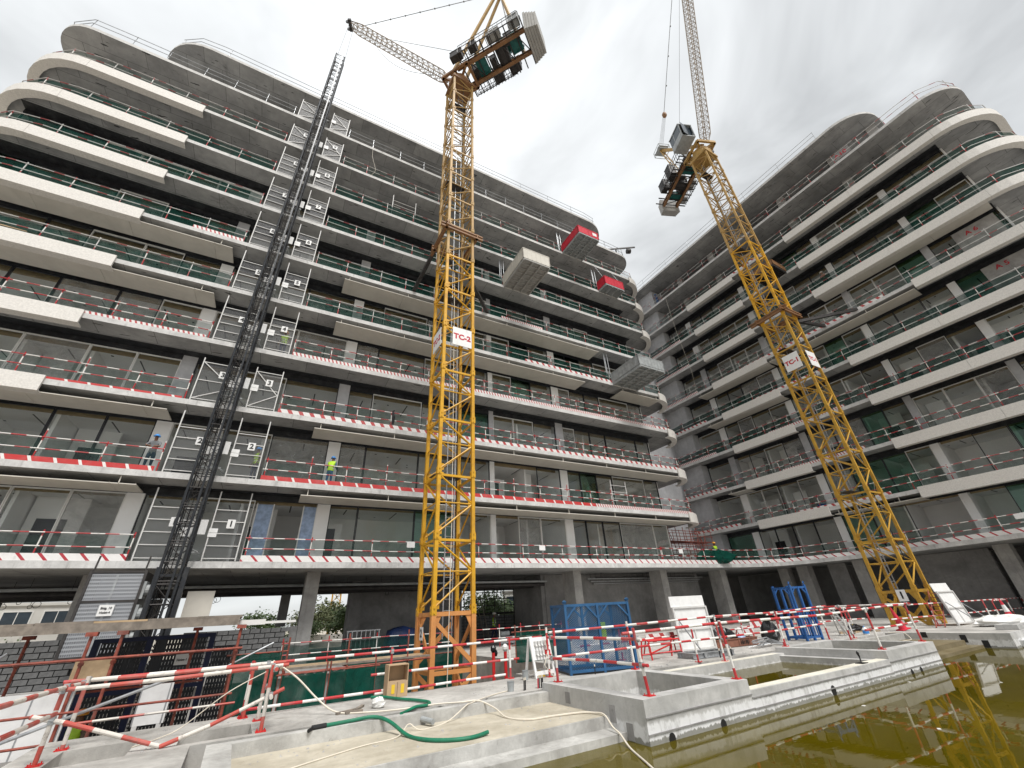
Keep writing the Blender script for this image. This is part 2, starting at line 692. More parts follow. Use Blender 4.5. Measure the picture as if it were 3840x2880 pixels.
M['rail_worn'] = stripes('banded_rail_paint_worn', .84, (.44, .07, .05), (.62, .58, .52), wear=.75)
M['toe_diag'] = stripes('toe_board_diagonal', .62, (.42, .02, .035), (.76, .74, .72), .2, 1.0, .25)
M['toe_block'] = stripes('toe_board_blocks', .55, (.42, .05, .05), (.70, .68, .66), .4, .6, .25)
M['toe_fine'] = stripes('toe_board_fine', .22, (.42, .06, .06), (.68, .66, .64), .42, .4, .45)
M['toe_red'] = stripes('toe_board_red', .78, (.50, .03, .03), (.74, .72, .69), .86, .5, .35)
M['net'] = veil('debris_net', (.06, .12, .10), .29)
M['net_dense'] = veil('debris_net_dense', (.018, .068, .055), .7)
M['net_screen'] = veil('green_shade_screen', (.012, .085, .062), .9)
M['yellow'] = paint('crane_yellow', (.62, .33, .015), .45, .12, 2.2, dirt=(.24, .10, .03), dirt_amt=.75)
M['yellow_old_backlit'] = paint('crane_yellow_faded_backlit', (.42, .26, .08), .55, .2, 2, dirt=(.22, .10, .05), dirt_amt=.6)  # faded yellow with backlight and haze mixed into the brown
M['jib_paint'] = paint('jib_backlit_paint', (.33, .27, .21), .6, .2, 2, dirt=(.2, .13, .09), dirt_amt=.5)  # jib grey-brown, its backlit look put into the colour
M['orange_base'] = paint('crane_orange_faded', (.60, .26, .08), .6, .12, 3, dirt=(.36, .15, .06), dirt_amt=.4)
M['mustard'] = paint('crane_mustard', (.48, .275, .035), .5, .15, 2, dirt=(.2, .09, .03), dirt_amt=.75)
M['brown_steel'] = paint('crane_deck_brown', (.26, .13, .055), .6, .25, 2, dirt=(.08, .06, .05), dirt_amt=.5)
M['dark_steel'] = paint('dark_steel', (.055, .05, .048), .5, .3, 4, metal=.3)
M['hoist_black'] = paint('hoist_mast_black', (.022, .024, .028), .35, .3, 4, metal=.2, dirt=(.10, .095, .09), dirt_amt=.4)
M['green_machine'] = paint('machine_green', (.02, .14, .125), .5, .3, 3)
M['cweight'] = paint('counterweight_concrete', (.36, .35, .33), .85, .12, 2.5, dirt=(.3, .28, .25), dirt_amt=.4)
M['white'] = paint('white_paint', (.76, .755, .74), .55, .06, 4, dirt=(.5, .48, .44), dirt_amt=.3)
M['white_steel'] = paint('white_gate_paint', (.60, .59, .57), .5, .1, 5)
M['sign_red'] = paint('sign_red', (.48, .02, .035), .5, .1, 5)
M['sign_black'] = paint('sign_black', (.012, .012, .012), .6, .1, 5)
M['red_box'] = paint('red_platform_paint', (.55, .025, .045), .45, .12, 2)
M['ply'] = paint('plywood', (.45, .32, .19), .7, .22, 4, dirt=(.25, .18, .1), dirt_amt=.4)
M['timber'] = paint('weathered_timber', (.23, .195, .16), .8, .35, 5, dirt=(.1, .085, .07), dirt_amt=.5)
M['carton'] = paint('carton', (.44, .31, .19), .85, .1, 3)
M['blue'] = paint('cage_blue', (.02, .10, .30), .45, .2, 3)
M['blue_light'] = paint('cage_mesh_blue', (.025, .10, .22), .5, .2, 3)
M['blue_shaded'] = paint('hoist_blue_shaded', (.006, .014, .06), .45, .3, 3)  # navy deepened so the shadow of the pit sits in the colour
M['tarp'] = paint('blue_tarpaulin', (.015, .035, .12), .55, .35, 3)
M['plastic_black'] = paint('black_bag', (.012, .012, .013), .3, .3, 5)
M['plastic_white'] = paint('white_sheet_plastic', (.70, .69, .66), .45, .1, 3)
M['hose'] = paint('green_hose', (.008, .16, .085), .4, .2, 6, dirt=(.12, .2, .14), dirt_amt=.25)
M['cable'] = paint('cream_cable', (.66, .60, .50), .5, .08, 8)
M['rope'] = paint('steel_rope', (.18, .18, .18), .5, .1, 8)
M['red'] = paint('signal_red', (.55, .02, .02), .45, .1, 4)
M['cone'] = paint('cone_red', (.60, .03, .055), .45, .1, 4)
M['crate'] = paint('crate_brown', (.23, .10, .065), .7, .2, 4)
M['block'] = paint('concrete_block', (.15, .15, .15), .9, .3, 3, bump=.3)
M['alu'] = paint('aluminium', (.55, .55, .54), .4, .15, 6, metal=.5)
M['skin'] = paint('skin', (.17, .085, .05), .55, .1, 8)
M['helmet_blue'] = paint('helmet_blue', (.05, .25, .62), .35, .05, 8)
M['helmet_orange'] = paint('helmet_orange', (.75, .32, .03), .35, .05, 8)
M['helmet_white'] = paint('helmet_white', (.75, .73, .66), .35, .05, 8)
M['helmet_yellow'] = paint('helmet_yellow', (.72, .48, .03), .35, .05, 8)
M['vest'] = paint('hi_vis_vest', (.42, .68, .03), .6, .1, 8)
M['overall_grey'] = paint('grey_overall', (.16, .165, .17), .8, .15, 6)
M['overall_navy'] = paint('navy_overall', (.02, .03, .07), .8, .15, 6)
M['overall_blue'] = paint('blue_overall', (.03, .09, .22), .8, .15, 6)
M['overall_brown'] = paint('brown_shirt', (.20, .15, .11), .8, .15, 6)
M['chain_blue'] = gridmesh('blue_expanded_mesh', (.025, .10, .21), .085, .05, .17, .17, metal=.2, diamond=True)
M['chain_gate'] = gridmesh('gate_chain_link', (.16, .16, .16), .05, .05, .12, .12, metal=.4, diamond=True)
M['perf'] = gridmesh('perforated_sheet', (.36, .37, .39), .058, .125, .44, .4, metal=.4)
M['perf_shaded'] = gridmesh('perforated_sheet_shaded', (.03, .032, .036), .075, .13, .46, .42, metal=.4)  # enclosure sheet darkened as well, pit shadow painted in
M['ground'] = concrete('site_ground', (.34, .30, .245), (.46, .42, .355), .15, 0, None, (.12, .1, .08), .4, fine=8)
M['far_wall'] = paint('far_wall_white', (.62, .60, .56), .8, .08, .6)
M['far_glass'] = paint('far_window_dark', (.05, .065, .08), .15, .2, 1)
M['bark'] = paint('bark', (.10, .075, .05), .9, .3, 6)
M['leaf'] = paint('leaf_green', (.075, .12, .03), .6, .5, 1.6, dirt=(.03, .055, .012), dirt_amt=.6)
M['leaf_dry'] = paint('leaf_olive', (.11, .125, .05), .6, .45, 1.6, dirt=(.05, .06, .02), dirt_amt=.6)

# ================================================================== the two wings of the block
def front(xl, xr, rl, rr, yl=7.0, yr=6.0, n=9):
    pl = []
    if rl:
        pl.append((xl, yl))
        for i in range(n + 1):
            a = math.pi + math.pi / 2 * i / n
            pl.append((xl + rl + rl * math.cos(a), rl + rl * math.sin(a)))
    else:
        pl.append((xl, 0))
    if rr:
        for i in range(n + 1):
            a = -math.pi / 2 + math.pi / 2 * i / n
            pl.append((xr - rr + rr * math.cos(a), rr + rr * math.sin(a)))
        pl.append((xr, yr))
    else:
        pl.append((xr, 0))
    return pl


L_FRONT = {k: front(-30.4, 21.2, 3.5, 2.4) for k in range(2, 10)}
L_FRONT[10] = front(-30.1, 20.5, 2.2, 2.0)
L_FRONT[11] = front(-25.5, 17.6, 3.2, 3.0)
R_FRONT = {k: front(-7.4, 27.5, 0, 3.3) for k in range(2, 10)}
R_FRONT[10] = front(-7.4, 27.2, 0, 2.6)
R_FRONT[11] = [(x, y - .55) for x, y in front(-9.5, 22.7, 0, 3.0)]


def xlen(pl, x):
    """arc length on a front edge where its straight run passes x"""
    u = 0
    for i in range(len(pl) - 1):
        p, q = pl[i], pl[i + 1]
        L = math.hypot(q[0] - p[0], q[1] - p[1])
        if abs(q[1] - p[1]) < 1e-4 and p[0] - 1e-6 <= x <= q[0] + 1e-6:
            return u + (x - p[0])
        u += L
    return u


left = thing('apartment_wing', 'left wing of the raw concrete block, long balconies behind the upright yellow crane', 'building', L_ORG, L_ANG)
right = thing('apartment_wing', 'right wing of the raw concrete block, pale stone bands, behind the mustard crane', 'building', R_ORG, R_ANG)


def slab(wing, pl, z, back, name='floor_slab', jag=True):
    mb = MB()
    xl, xr = min(p[0] for p in pl), max(p[0] for p in pl)
    poly = [(xl, back)] + [p for p in pl] + [(xr, back)]
    n, m = 0, len(poly)
    mb.prism(poly, z - .28, z)
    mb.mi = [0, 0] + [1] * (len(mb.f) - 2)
    return mb.build(name, [M['slab'], M['slab_edge_lit']], wing)


for k in range(2, 12):
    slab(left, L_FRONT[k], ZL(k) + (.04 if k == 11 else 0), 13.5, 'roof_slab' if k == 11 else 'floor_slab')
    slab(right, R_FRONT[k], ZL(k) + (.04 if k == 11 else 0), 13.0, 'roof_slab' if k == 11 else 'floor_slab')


def to_local(ang, org, p):
    d = Vector((p[0], p[1], 0)) - org
    e, n = V2(ang, 1), V2(ang + 90, 1)
    return (d.dot(e), d.dot(n))


# podium slab: one curved edge from wing to wing round the inner corner
POD = [(-31, .45), (-20, .45), (-9, .5), (0, .5), (9, .45), (15.5, .3)]
for p in ((14.6, 35.62), (16.7, 36.75), (18.6, 37.65), (20.3, 38.2), (21.8, 38.35), (23.0, 38.0), (24.1, 37.2), (25.1, 36.1)):
    POD.append(to_local(L_ANG, L_ORG, p))
for x, y in ((6.5, .55), (9, .1), (12, -.6), (16, -1.3), (22, -1.5), (30, -1.5)):
    w_ = rw(x, y)
    POD.append(to_local(L_ANG, L_ORG, w_))
pod_poly = POD + [to_local(L_ANG, L_ORG, rw(30, 13)), to_local(L_ANG, L_ORG, rw(-9, 13)), (22, 24), (-31, 14)]
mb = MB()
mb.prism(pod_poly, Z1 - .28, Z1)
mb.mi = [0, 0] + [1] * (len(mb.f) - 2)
mb.build('podium_slab', [M['slab'], M['slab_edge_lit']], left)

# lift core closing the inner corner
mb = MB()
cp = [to_local(L_ANG, L_ORG, p) for p in (rw(-7.6, .95), rw(-4.78, .95), rw(-4.78, 12.9), rw(-9, 12.9), lw(21.6, 13.4), lw(21.6, 6.6))]
mb.prism(cp, Z1, ZL(11) - .3)
mb.build('core_wall', M['core'], left)

# ---- stone fascia bands, soffit panels
def fascia(wing, pl, u0, u1, z, step=6.0):
    u = u0
    while u < u1 - .2:
        e = min(u + step, u1)
        if u1 - e < 1.2:
            e = u1
        mb = MB()
        seg = cut_line(pl, u + .006, e - .006)
        if len(seg) > 1:
            mb.strip(seg, .03, .13, z - .66, z + .1)
            mb.strip(seg, -.35, .028, z - .66, z - .60)
            mb.build('fascia_panel', M['fascia'], wing)
        u = e


def soffit(wing, x0, x1, z, y1=1.55, y0=.0, step=4.1):
    x = x0
    while x < x1 - .3:
        e = min(x + step, x1)
        mb = MB()
        mb.box((x + .008, y0, z - .64), (e - .008, y1, z - .60))
        mb.box((x + .3, .1, z - .598), (x + .34, .14, z - .285))
        mb.box((e - .34, 1.2, z - .598), (e - .3, 1.24, z - .285))
        mb.build('soffit_panel', M['soffit_panel'], wing)
        x = e


for k in range(3, 10):
    pl = L_FRONT[k]
    if k <= 6:
        u0 = xlen(pl, -26.88)
    else:
        u0 = 3.0
    fascia(left, pl, u0, xlen(pl, -20.75), ZL(k))
for k in (3, 4, 5, 7, 8, 9, 2):
    pl = L_FRONT[k]
    a = xlen(pl, 18.8)
    fascia(left, pl, a, a + 3.6, ZL(k), 9)
for k in range(2, 10):
    pl = R_FRONT[k]
    fascia(right, pl, xlen(pl, .1), xlen(pl, 6.3), ZL(k), 6.3)
    a = xlen(pl, 18.3 if k == 6 else 12.27)
    fascia(right, pl, a, plen(pl) - (.2 if k > 7 else 1.5), ZL(k))
for k in (2, 3, 5, 6):
    soffit(left, -29.5, -16.27, ZL(k), 1.55, .135)
for k, x1 in ((2, 19), (3, 19), (5, 10.2), (6, 12.35)):
    soffit(left, -9.72, x1, ZL(k), 1.55, .0)
soffit(left, 14.2, 19, ZL(5), 1.55)
for k, x0, x1 in ((6, 6.4, 18.2), (5, -2, 6.2), (2, 6.5, 12.2), (3, -2, 0), (6, -2, 6.2), (7, 12.4, 24)):
    soffit(right, x0, x1, ZL(k), 1.5, .0 if k != 7 else .135)

# ---- window walls
L_MUL = [-29.0, -27.1, -25.04, -23.2, -20.75, -18.85, -16.93, None, -16.25, -14.1, -11.7, -8.72, None, -8.05, -6.56, -3.24, -.75, None, -.3, 1.9, None, 2.27, 4.0, 5.8, 7.9, None, 8.6, 9.8, 11.4, 13.1, 16.6, 18.2]
R_MUL = [-4.7, -2.0, None, -1.3, .3, 1.93, 3.8, 5.5, None, 6.1, 8.2, 10.55, 12.1, 13.65, None, 14.15, 16.0, 17.8, 19.55, None, 20.05, 22.0, 24.0]
L_PIERS = [(-16.93, -16.25), (-8.72, -8.05), (-.75, -.3), (1.9, 2.27), (7.9, 8.6)]
R_PIERS = [(-2.0, -1.3), (5.5, 6.1), (13.65, 14.15), (19.55, 20.05)]
GY = 2.0
M['bounce_screed'] = paint('bounce_screed_pale', (.58, .565, .54), .7, .1, 1.5)  # pale layer for bouncing light up to the room ceilings


def window(wing, x0, x1, z0, z1, green, white):
    fm = M['frame_white'] if white else M['frame_dark']
    mb = MB()
    w = .05
    mb.box((x0 + .01, GY - .05, z0), (x0 + w, GY + .05, z1))
    mb.box((x1 - w, GY - .05, z0), (x1 - .01, GY + .05, z1))
    mb.box((x0 + w, GY - .05, z0), (x1 - w, GY + .05, z0 + w))
    mb.box((x0 + w, GY - .05, z1 - w), (x1 - w, GY + .05, z1))
    f = mb.build('window', fm, wing)
    pb = MB()
    pb.box((x0 + w, GY - .006, z0 + w), (x1 - w, GY + .006, z1 - w))
    pb.build('pane', M['glass_green'] if green else (M['glass_dusty'] if random.random() < .16 else M['glass']), f)


def windows(wing, mul, levels, skip=()):
    for k in levels:
        z0, zc = ZL(k) + .01, ZL(k + 1) - .28
        z1 = zc - .3
        for a, b_ in zip(mul, mul[1:]):
            if a is None or b_ is None or (k, a) in skip:
                continue
            h = random.random()
            window(wing, a, b_, z0, z1, h > .88, h < .3)


windows(left, L_MUL, range(1, 8), {(1, -11.7), (1, 2.27), (2, 2.27), (2, 4.0), (2, 1.9)})
windows(right, R_MUL, range(1, 9), {(1, 10.55), (1, 12.1), (2, 14.15), (1, 14.15), (3, -1.3)})

for wing, piers, levels, x0, x1 in ((left, L_PIERS, range(1, 8), -29.0, 18.3), (right, R_PIERS, range(1, 9), -4.7, 24.1)):
    for k in levels:
        zc = ZL(k + 1) - .28
        for a, b_ in piers:
            mb = MB()
            mb.box((a + .003, GY - .1 + .02 * (k % 3), ZL(k) + .003), (b_ - .003, GY + .55, zc - .004))
            mb.build('column', M['room_white'] if k % 3 else M['core'], wing)
        mb = MB()
        mb.box((x0, GY - .085, zc - .295), (x1, GY + .06, zc - .003))
        mb.box((x0, GY - .7, zc - .012), (x1, GY - .088, zc - .002))
        mb.build('waterproofing_band', M['bitumen'], wing)
        # white rooms behind the glass
        mb = MB()
        mb.box((x0, 6.0, ZL(k) + .002), (x1, 6.1, zc - .05))
        mb.box((x0 - .12, GY + .1, ZL(k) + .002), (x0 - .002, 6.1, zc - .05))
        mb.box((x1 + .002, GY + .1, ZL(k) + .002), (x1 + .12, 6.1, zc - .05))
        mb.build('room_wall', M['room_white'], wing)
        mb = MB()
        mb.box((x0, GY + .62, zc - .21), (x1, 5.99, zc - .17))
        mb.build('ceiling_panel', M['room_ceiling'], wing)
        mb = MB()
        mb.box((x0, GY + .06, ZL(k) + .002), (x1, 5.99, ZL(k) + .012))
        mb.build('bounce_floor', M['bounce_screed'], wing)  # added thin floor, out of view, reflecting daylight into the rooms
        mb = MB()
        mb.box((x0, GY + .56, zc - .34), (x1, GY + .615, zc - .01))
        mb.build('bulkhead', M['tan_strip'], wing)
        xs = [p[0] + .25 for p in piers] + [q + random.uniform(-.3, .3) for q in ((-23.3, -12.0, 4.9, 11.3) if wing is left else (-.6 + 2.4, 10.4, 17.9))]
        if wing is left:
            xs.append(-20.8)
        for q in xs:
            mb = MB()
            mb.box((q - .07, GY + .65, ZL(k) + .004), (q + .07, 5.98, zc - .215))
            mb.build('partition_wall', M['room_white'], wing)
        # half-built inner fit-out: kitchen walls, door openings, ceiling slots and downlights
        for q in xs:
            if random.random() < .75:
                y = random.uniform(3.8, 5.2)
                wdt = random.uniform(1.0, 2.0)
                mb = MB()
                mb.box((q + .16, y, ZL(k) + .004), (q + .16 + wdt, y + .14, zc - .215 - (0 if random.random() < .6 else .7)))
                mb.build('partition_wall', M['room_white'], wing)
                if random.random() < .6:
                    mb = MB()
                    mb.box((q + .3 + wdt * .1, y - .03, ZL(k) + .006), (q + .1 + wdt * .75, y - .004, ZL(k) + 2.2))
                    mb.build('doorway', M['frame_dark'], wing)
        for q in range(int(x0) + 1, int(x1), 3):
            mb = MB()
            yy = random.uniform(2.9, 3.8)
            mb.box((q - .035, yy, zc - .216), (q + .035, yy + random.uniform(1.2, 2.0), zc - .212))
            for _ in range(2):
                a, b_ = q + random.uniform(.4, 2.2), random.uniform(2.9, 5.6)
                mb.box((a - .06, b_ - .06, zc - .217), (a + .06, b_ + .06, zc - .2115))
            mb.build('ceiling_slot', M['black'], wing)

# open shell floors at the top: bare columns and a concrete back wall
for wing, levels, xs, x0, x1 in ((left, range(8, 11), (-26, -20, -14, -8, -2, 4, 10, 15.5), -24.5, 15), (right, range(9, 11), (-1.6, 3.4, 7.4, 12.6, 18, 21.5), -4.7, 22)):
    for k in levels:
        zc = ZL(k + 1) - .28
        mb = MB()
        mb.box((x0, 8.4, ZL(k) + .002), (x1, 8.6, zc - .003))
        mb.build('core_wall', M['conc'], wing)
        for q in xs:
            if x0 < q < x1:
                mb = MB()
                mb.box((q, 2.6, ZL(k) + .002), (q + .75, 3.2, zc - .002))
                mb.build('column', M['conc'], wing)
# blue film still stuck on two narrow first-floor windows
for a, b_ in ((-11.55, -10.85), (-9.35, -8.75)):
    mb = MB()
    mb.box((a, GY - .03, ZL(1) + .02), (b_, GY + .03, ZL(2) - .75))
    f = mb.build('window', M['film'], left, label='narrow window still covered in blue film')
    mb = MB()
    mb.box((a - .06, GY - .045, ZL(1) + .01), (a - .003, GY + .045, ZL(2) - .7))
    mb.box((b_ + .003, GY - .045, ZL(1) + .01), (b_ + .06, GY + .045, ZL(2) - .7))
    mb.build('frame', M['frame_white'], f)
for body, x, k in (('A 6', 22.43, 6), ('A 5', 22.48, 5)):
    mb = MB()
    mb.box((x - 1.0, GY - .09, ZL(k) + .55), (x + 1.4, GY - .075, ZL(k) + 3.0))
    bd = mb.build('gypsum_board', M['conc'], right)
    text(body, .5, M['sign_red'], bd, (x, GY - .095, ZL(k) + 2.35 + (.25 if k == 5 else .15)), (math.pi / 2, 0, 0), bold=.012)
mb = MB()
mb.box((18.6, .28, ZL(10) + .35), (20.1, .31, ZL(10) + 1.15))
bd = mb.build('marker_board', M['conc_dark'], right)
text('A10', .6, M['sign_red'], bd, (19.35, .27, ZL(10) + .78), (math.pi / 2, 0, 0), bold=.012)

# ---- ground floor: slab, columns, walls with openings, services
GF = -1.65
mb = MB()
gp = [(-31, 1.3), (15, 1.3), (19, 1.6), (23, 1.6), to_local(L_ANG, L_ORG, rw(2, 2.0)), to_local(L_ANG, L_ORG, rw(30, .5)), to_local(L_ANG, L_ORG, rw(30, 14)), to_local(L_ANG, L_ORG, rw(-9, 14)), (24, 24), (-31, 14)]
mb.prism(gp, GF - .35, GF)
mb.build('ground_floor_slab', [M['conc']], left)
for wing, x0, x1, y0, y1 in ((left, -8.6, -7.95, 2.3, 3.3), (left, 8.35, 9.0, 2.3, 3.6), (left, 16.75, 17.45, 2.3, 3.5), (left, 24.0, 24.75, 2.4, 3.6), (right, -.85, 0, 2.2, 3.0),
                             (right, .9, 1.85, 2.1, 3.0), (right, 5.35, 6.15, 2.2, 3.2), (right, 13.75, 14.55, 2.2, 3.1), (left, -17.6, -16.9, 3.2, 4.2), (right, 20.5, 21.3, 2.2, 3.1)):
    mb = MB()
    mb.box((x0, y0, GF + .002), (x1, y1, Z1 - .282))
    mb.build('column', M['conc'], wing)
for wing, x0, x1, y0, y1, z0, z1, mt in (
        (left, -4.6, -.2, 8.6, 8.9, GF, Z1 - .3, 'conc_dark'), (left, 7.3, 7.6, 5.0, 9.3, GF, Z1 - .3, 'conc_dark'), (left, 7.6, 24, 4.9, 5.2, GF, Z1 - .3, 'conc_dark'),
        (left, -.2, 2.9, 9.4, 9.7, GF, Z1 - .3, 'conc_dark'), (left, 2.9, 7.3, 9.6, 9.8, 1.75, Z1 - .3, 'conc_dark'), (left, -5.4, -4.6, 8.2, 9.3, GF, Z1 - .3, 'conc_dark'),
        (left, -9.4, -8.9, 8.6, 10.2, .0, Z1 - .3, 'conc_dark'), (left, -31, -21.9, 9.0, 9.3, 1.45, Z1 - .3, 'conc_dark'), (left, -31, -.2, 8.9, 9.2, 1.72, Z1 - .3, 'conc_dark'), (left, 17.6, 36, 9.3, 9.6, GF, Z1 - .3, 'conc_dark'),
        (left, -19.2, -15.4, 9.0, 9.3, GF, 1.7, 'conc_dark'), (left, -8.95, -8.62, 2.2, 2.5, GF, -.0, 'conc_dark'),
        (right, -10, 30, 8.0, 8.3, GF, Z1 - .3, 'conc_dark'), (right, 2.9, 4.3, 3.4, 3.7, GF, Z1 - .3, 'conc_dark'), (right, 8.5, 13.0, 4.4, 4.7, GF, Z1 - .3, 'conc_dark'), (right, 15.2, 30, 3.6, 3.9, GF, Z1 - .3, 'conc_dark')):
    mb = MB()
    mb.box((x0, y0, z0 + .003), (x1, y1, z1))
    mb.build('ground_floor_wall', M[mt], wing)
# parapet of grey blocks left open above
rows, bw, bh = 8, .42, .205
M['mortar'] = paint('dark_joint', (.03, .03, .03), .9, .3, 5)
me_b = MB().box((0, 0, 0), (bw - .035, .19, bh - .032)).mesh('block', M['block'])
wall = left
for x0, n in ((-22.3, 14), (-12.9, 9)):
    for r in range(rows):
        for i in range(n + (r % 2)):
            o = put('block', me_b, wall, (x0 + i * bw - (bw / 2 if r % 2 else 0) + random.uniform(-.004, .004), 1.72 + random.uniform(-.006, .006), GF + .02 + r * bh), random.uniform(-.01, .01))
    mb = MB()
    mb.box((x0 - .15, 1.78, GF + .01), (x0 + n * bw, 1.86, GF + rows * bh - .02))
    mb.build('mortar_bed', M['mortar'], wall)
for n in range(5):
    me = None
for r in range(8):
    for i in range(12):
        put('block', me_b, left, (3.0 + i * bw - (bw / 2 if r % 2 else 0), 9.62, GF + .02 + r * bh), random.uniform(-.01, .01))
mb = MB()
mb.box((2.92, 9.68, GF + .01), (7.28, 9.74, GF + 1.6))
mb.build('mortar_bed', M['mortar'], left)
# pipework, trays and ducts hung under the podium
duct = thing('pipe_rack', 'dark pipes, ducts and cable trays hung under the podium ceiling of the left wing', 'pipework', L_ORG, L_ANG)
for y, z, r in ((4.0, 1.92, .07), (4.4, 1.75, .11), (5.1, 1.95, .16), (6.0, 1.8, .2)):
    mb = MB()
    mb.tube((-30, y, z), (7.2, y, z), r)
    mb.build('pipe', M['dark_steel'] if y != 4.0 else M['steel_grey'], duct)
for i, (y, z) in enumerate(((3.9, 1.98), (4.2, 1.82), (4.5, 1.68), (4.7, 2.1))):
    mb = MB()
    mb.box((10.8 + i * .5, y, z), (23.5, y + .22, z + .07))
    mb.build('cable_tray', M['galv'] if i < 3 else M['dark_steel'], duct)
mb = MB()
for i in range(70):
    x, y = random.uniform(-29, 23), random.choice((3.9, 4.4, 5.1, 6.0))
    mb.beam((x, y, 1.9), (x, y, Z1 - .29), .015, .015)
mb.build('hanger', M['dark_steel'], duct)
for i in range(26):
    mb = MB()
    x, y, z = random.uniform(-22, 5), random.uniform(4.5, 8.3), random.uniform(1.3, 1.65)
    r = random.uniform(.06, .16)
    mb.path([(x, y, 2.0)] + [(x + r * math.sin(a), y, z + r * math.cos(a)) for a in [j * .7 for j in range(10)]], .012, 4)
    mb.build('cable_loop', M['black'], duct)
mb = MB()
mb.box((-13.33, 1.1, .4), (-12.32, 1.16, 1.56))
tag(mb.build('board', M['soffit_panel'], None, loc=L_ORG, rotz=math.radians(L_ANG)), 'loose beige board standing upright beside the foot of the black hoist mast', 'board')

# ================================================================== guard rails on the floors
FLOOR = {1: 'first', 2: 'second', 3: 'third', 4: 'fourth', 5: 'fifth', 6: 'sixth', 7: 'seventh', 8: 'eighth', 9: 'ninth', 10: 'tenth', 11: 'roof'}
post_mesh = MB().tube((0, 0, 0), (0, 0, 1.16), .026, 6).mesh('post', M['rail'])
post_pale = MB().tube((0, 0, 0), (0, 0, 1.16), .026, 6).mesh('post', M['rail_pale'])
post_tall = MB().tube((0, 0, 0), (0, 0, 1.45), .026, 6).mesh('post', M['rail'])
post_grey = MB().tube((0, 0, 0), (0, 0, 1.2), .024, 6).mesh('post', M['galv'])


def guard(org, ang, pl, z, label, group, pitch=2.1, net='net', toe=None, banded=True, top=1.05, tall=False, thz=.22, phase=0.0, wob=.012):
    t = thing('guard_rail', label, 'guard rail', org + Vector((0, 0, z)), ang, group)
    L = plen(pl)
    n = max(2, int(round(L / pitch)) + 1)
    for i in range(n):
        (x, y), a = at_len(pl, min(L - .02, max(.02, L * i / (n - 1) + random.uniform(-.15, .15))))
        o = put('post', ((post_tall if tall and i % 2 else post_mesh) if z < ZL(5) - .1 or i % 2 else post_pale) if banded else post_grey, t, (x, y, .003))
        o.rotation_euler = (random.uniform(-.03, .03), random.uniform(-.03, .03), 0)
    rm = (M['rail'] if z < ZL(5) - .1 else M['rail_pale']) if banded else M['galv']
    for nm, h in (('top_rail', top), ('mid_rail', top * .52)):
        off = offset(pl, .045)
        # 6 m tubes, each slightly out of line with the next
        pts, u = [], 0
        steps = max(2, int(L / 1.5))
        sag = 0
        for i in range(steps + 1):
            (x, y), a = at_len(off, plen(off) * i / steps)
            if i % 4 == 0:
                sag = random.uniform(-wob, wob) * 2
            pts.append((x, y, h + sag + random.uniform(-wob, wob) * .5))
        mb = MB()
        mb.path(pts, .0245, 6, random.uniform(0, 1))
        mb.build(nm, rm, t)
    if net:
        mb = MB()
        off = offset(pl, -.035)
        steps = max(4, int(L / .8))
        prev = None
        for i in range(steps + 1):
            (x, y), a = at_len(off, plen(off) * i / steps)
            zt = top - .02 - (.09 * abs(math.sin(i * 1.3)) if i % 2 else .0)
            b = len(mb.v)
            d = random.uniform(-.02, .02)
            mb.v += [(x, y, .03), (x + d, y + d, zt * .55), (x, y, zt)]
            if prev is not None:
                for q in range(2):
                    mb.face((prev + q, b + q, b + q + 1, prev + q + 1))
            prev = b
        mb.build('net', M[net], t)
    if toe:
        if isinstance(toe, str):
            toe = [(0, L, toe)]
        for a, b_, mt in toe:
            seg = cut_line(offset(pl, .072), a, min(b_, L))
            if len(seg) > 1:
                mb = MB()
                mb.strip(seg, 0, .018, .004, thz)
                mb.build('toe_board', M[mt], t)
    return t


def inset(pl, d=.1):
    return offset(pl, -d)


POD_IN = inset(POD, .12)
podL = plen(POD_IN)
uA, uB = None, None
# podium rail: up to the hoist, then on round the corner to the right wing
def cut_x(pl, x0, x1):
    """piece of a left-to-right polyline between two local x positions measured along its first run"""
    def s_of(x):
        u = 0
        for i in range(len(pl) - 1):
            p, q = pl[i], pl[i + 1]
            L = math.hypot(q[0] - p[0], q[1] - p[1])
            if p[0] <= x <= q[0] and q[0] > p[0]:
                return u + L * (x - p[0]) / (q[0] - p[0])
            u += L
        return u
    return cut_line(pl, s_of(x0), s_of(x1))


TOE_L = {1: 'toe_diag', 2: 'toe_red', 3: 'toe_red', 4: 'toe_fine', 5: None, 6: 'toe_fine', 7: None, 8: None, 9: None, 10: None}
NETK = {1: 'net', 2: 'net', 3: 'net', 4: 'net', 5: 'net_dense', 6: 'net_dense', 7: 'net_dense', 8: 'net_dense', 9: 'net', 10: None}
gl = 'guard rails on the left wing floors'
gr = 'guard rails on the right wing floors'
guard(L_ORG, L_ANG, cut_x(POD_IN, -30, -15.75), Z1, 'guard rail with diagonal striped toe board on first floor, left of hoist mast', gl, 3.0, 'net', 'toe_diag', thz=.27)
s_ = cut_x(POD_IN, -11.65, 15.3)
guard(L_ORG, L_ANG, s_, Z1, 'long guard rail with diagonal striped toe board on first floor behind yellow crane', gl, 3.0, 'net', 'toe_diag', thz=.27)
u15 = plen(cut_x(POD_IN, -31, 15.3))
guard(L_ORG, L_ANG, cut_line(POD_IN, u15, podL), Z1, 'curving guard rail with striped toe board round the inner corner on first floor', gr, 2.4, 'net', 'toe_diag', thz=.27)
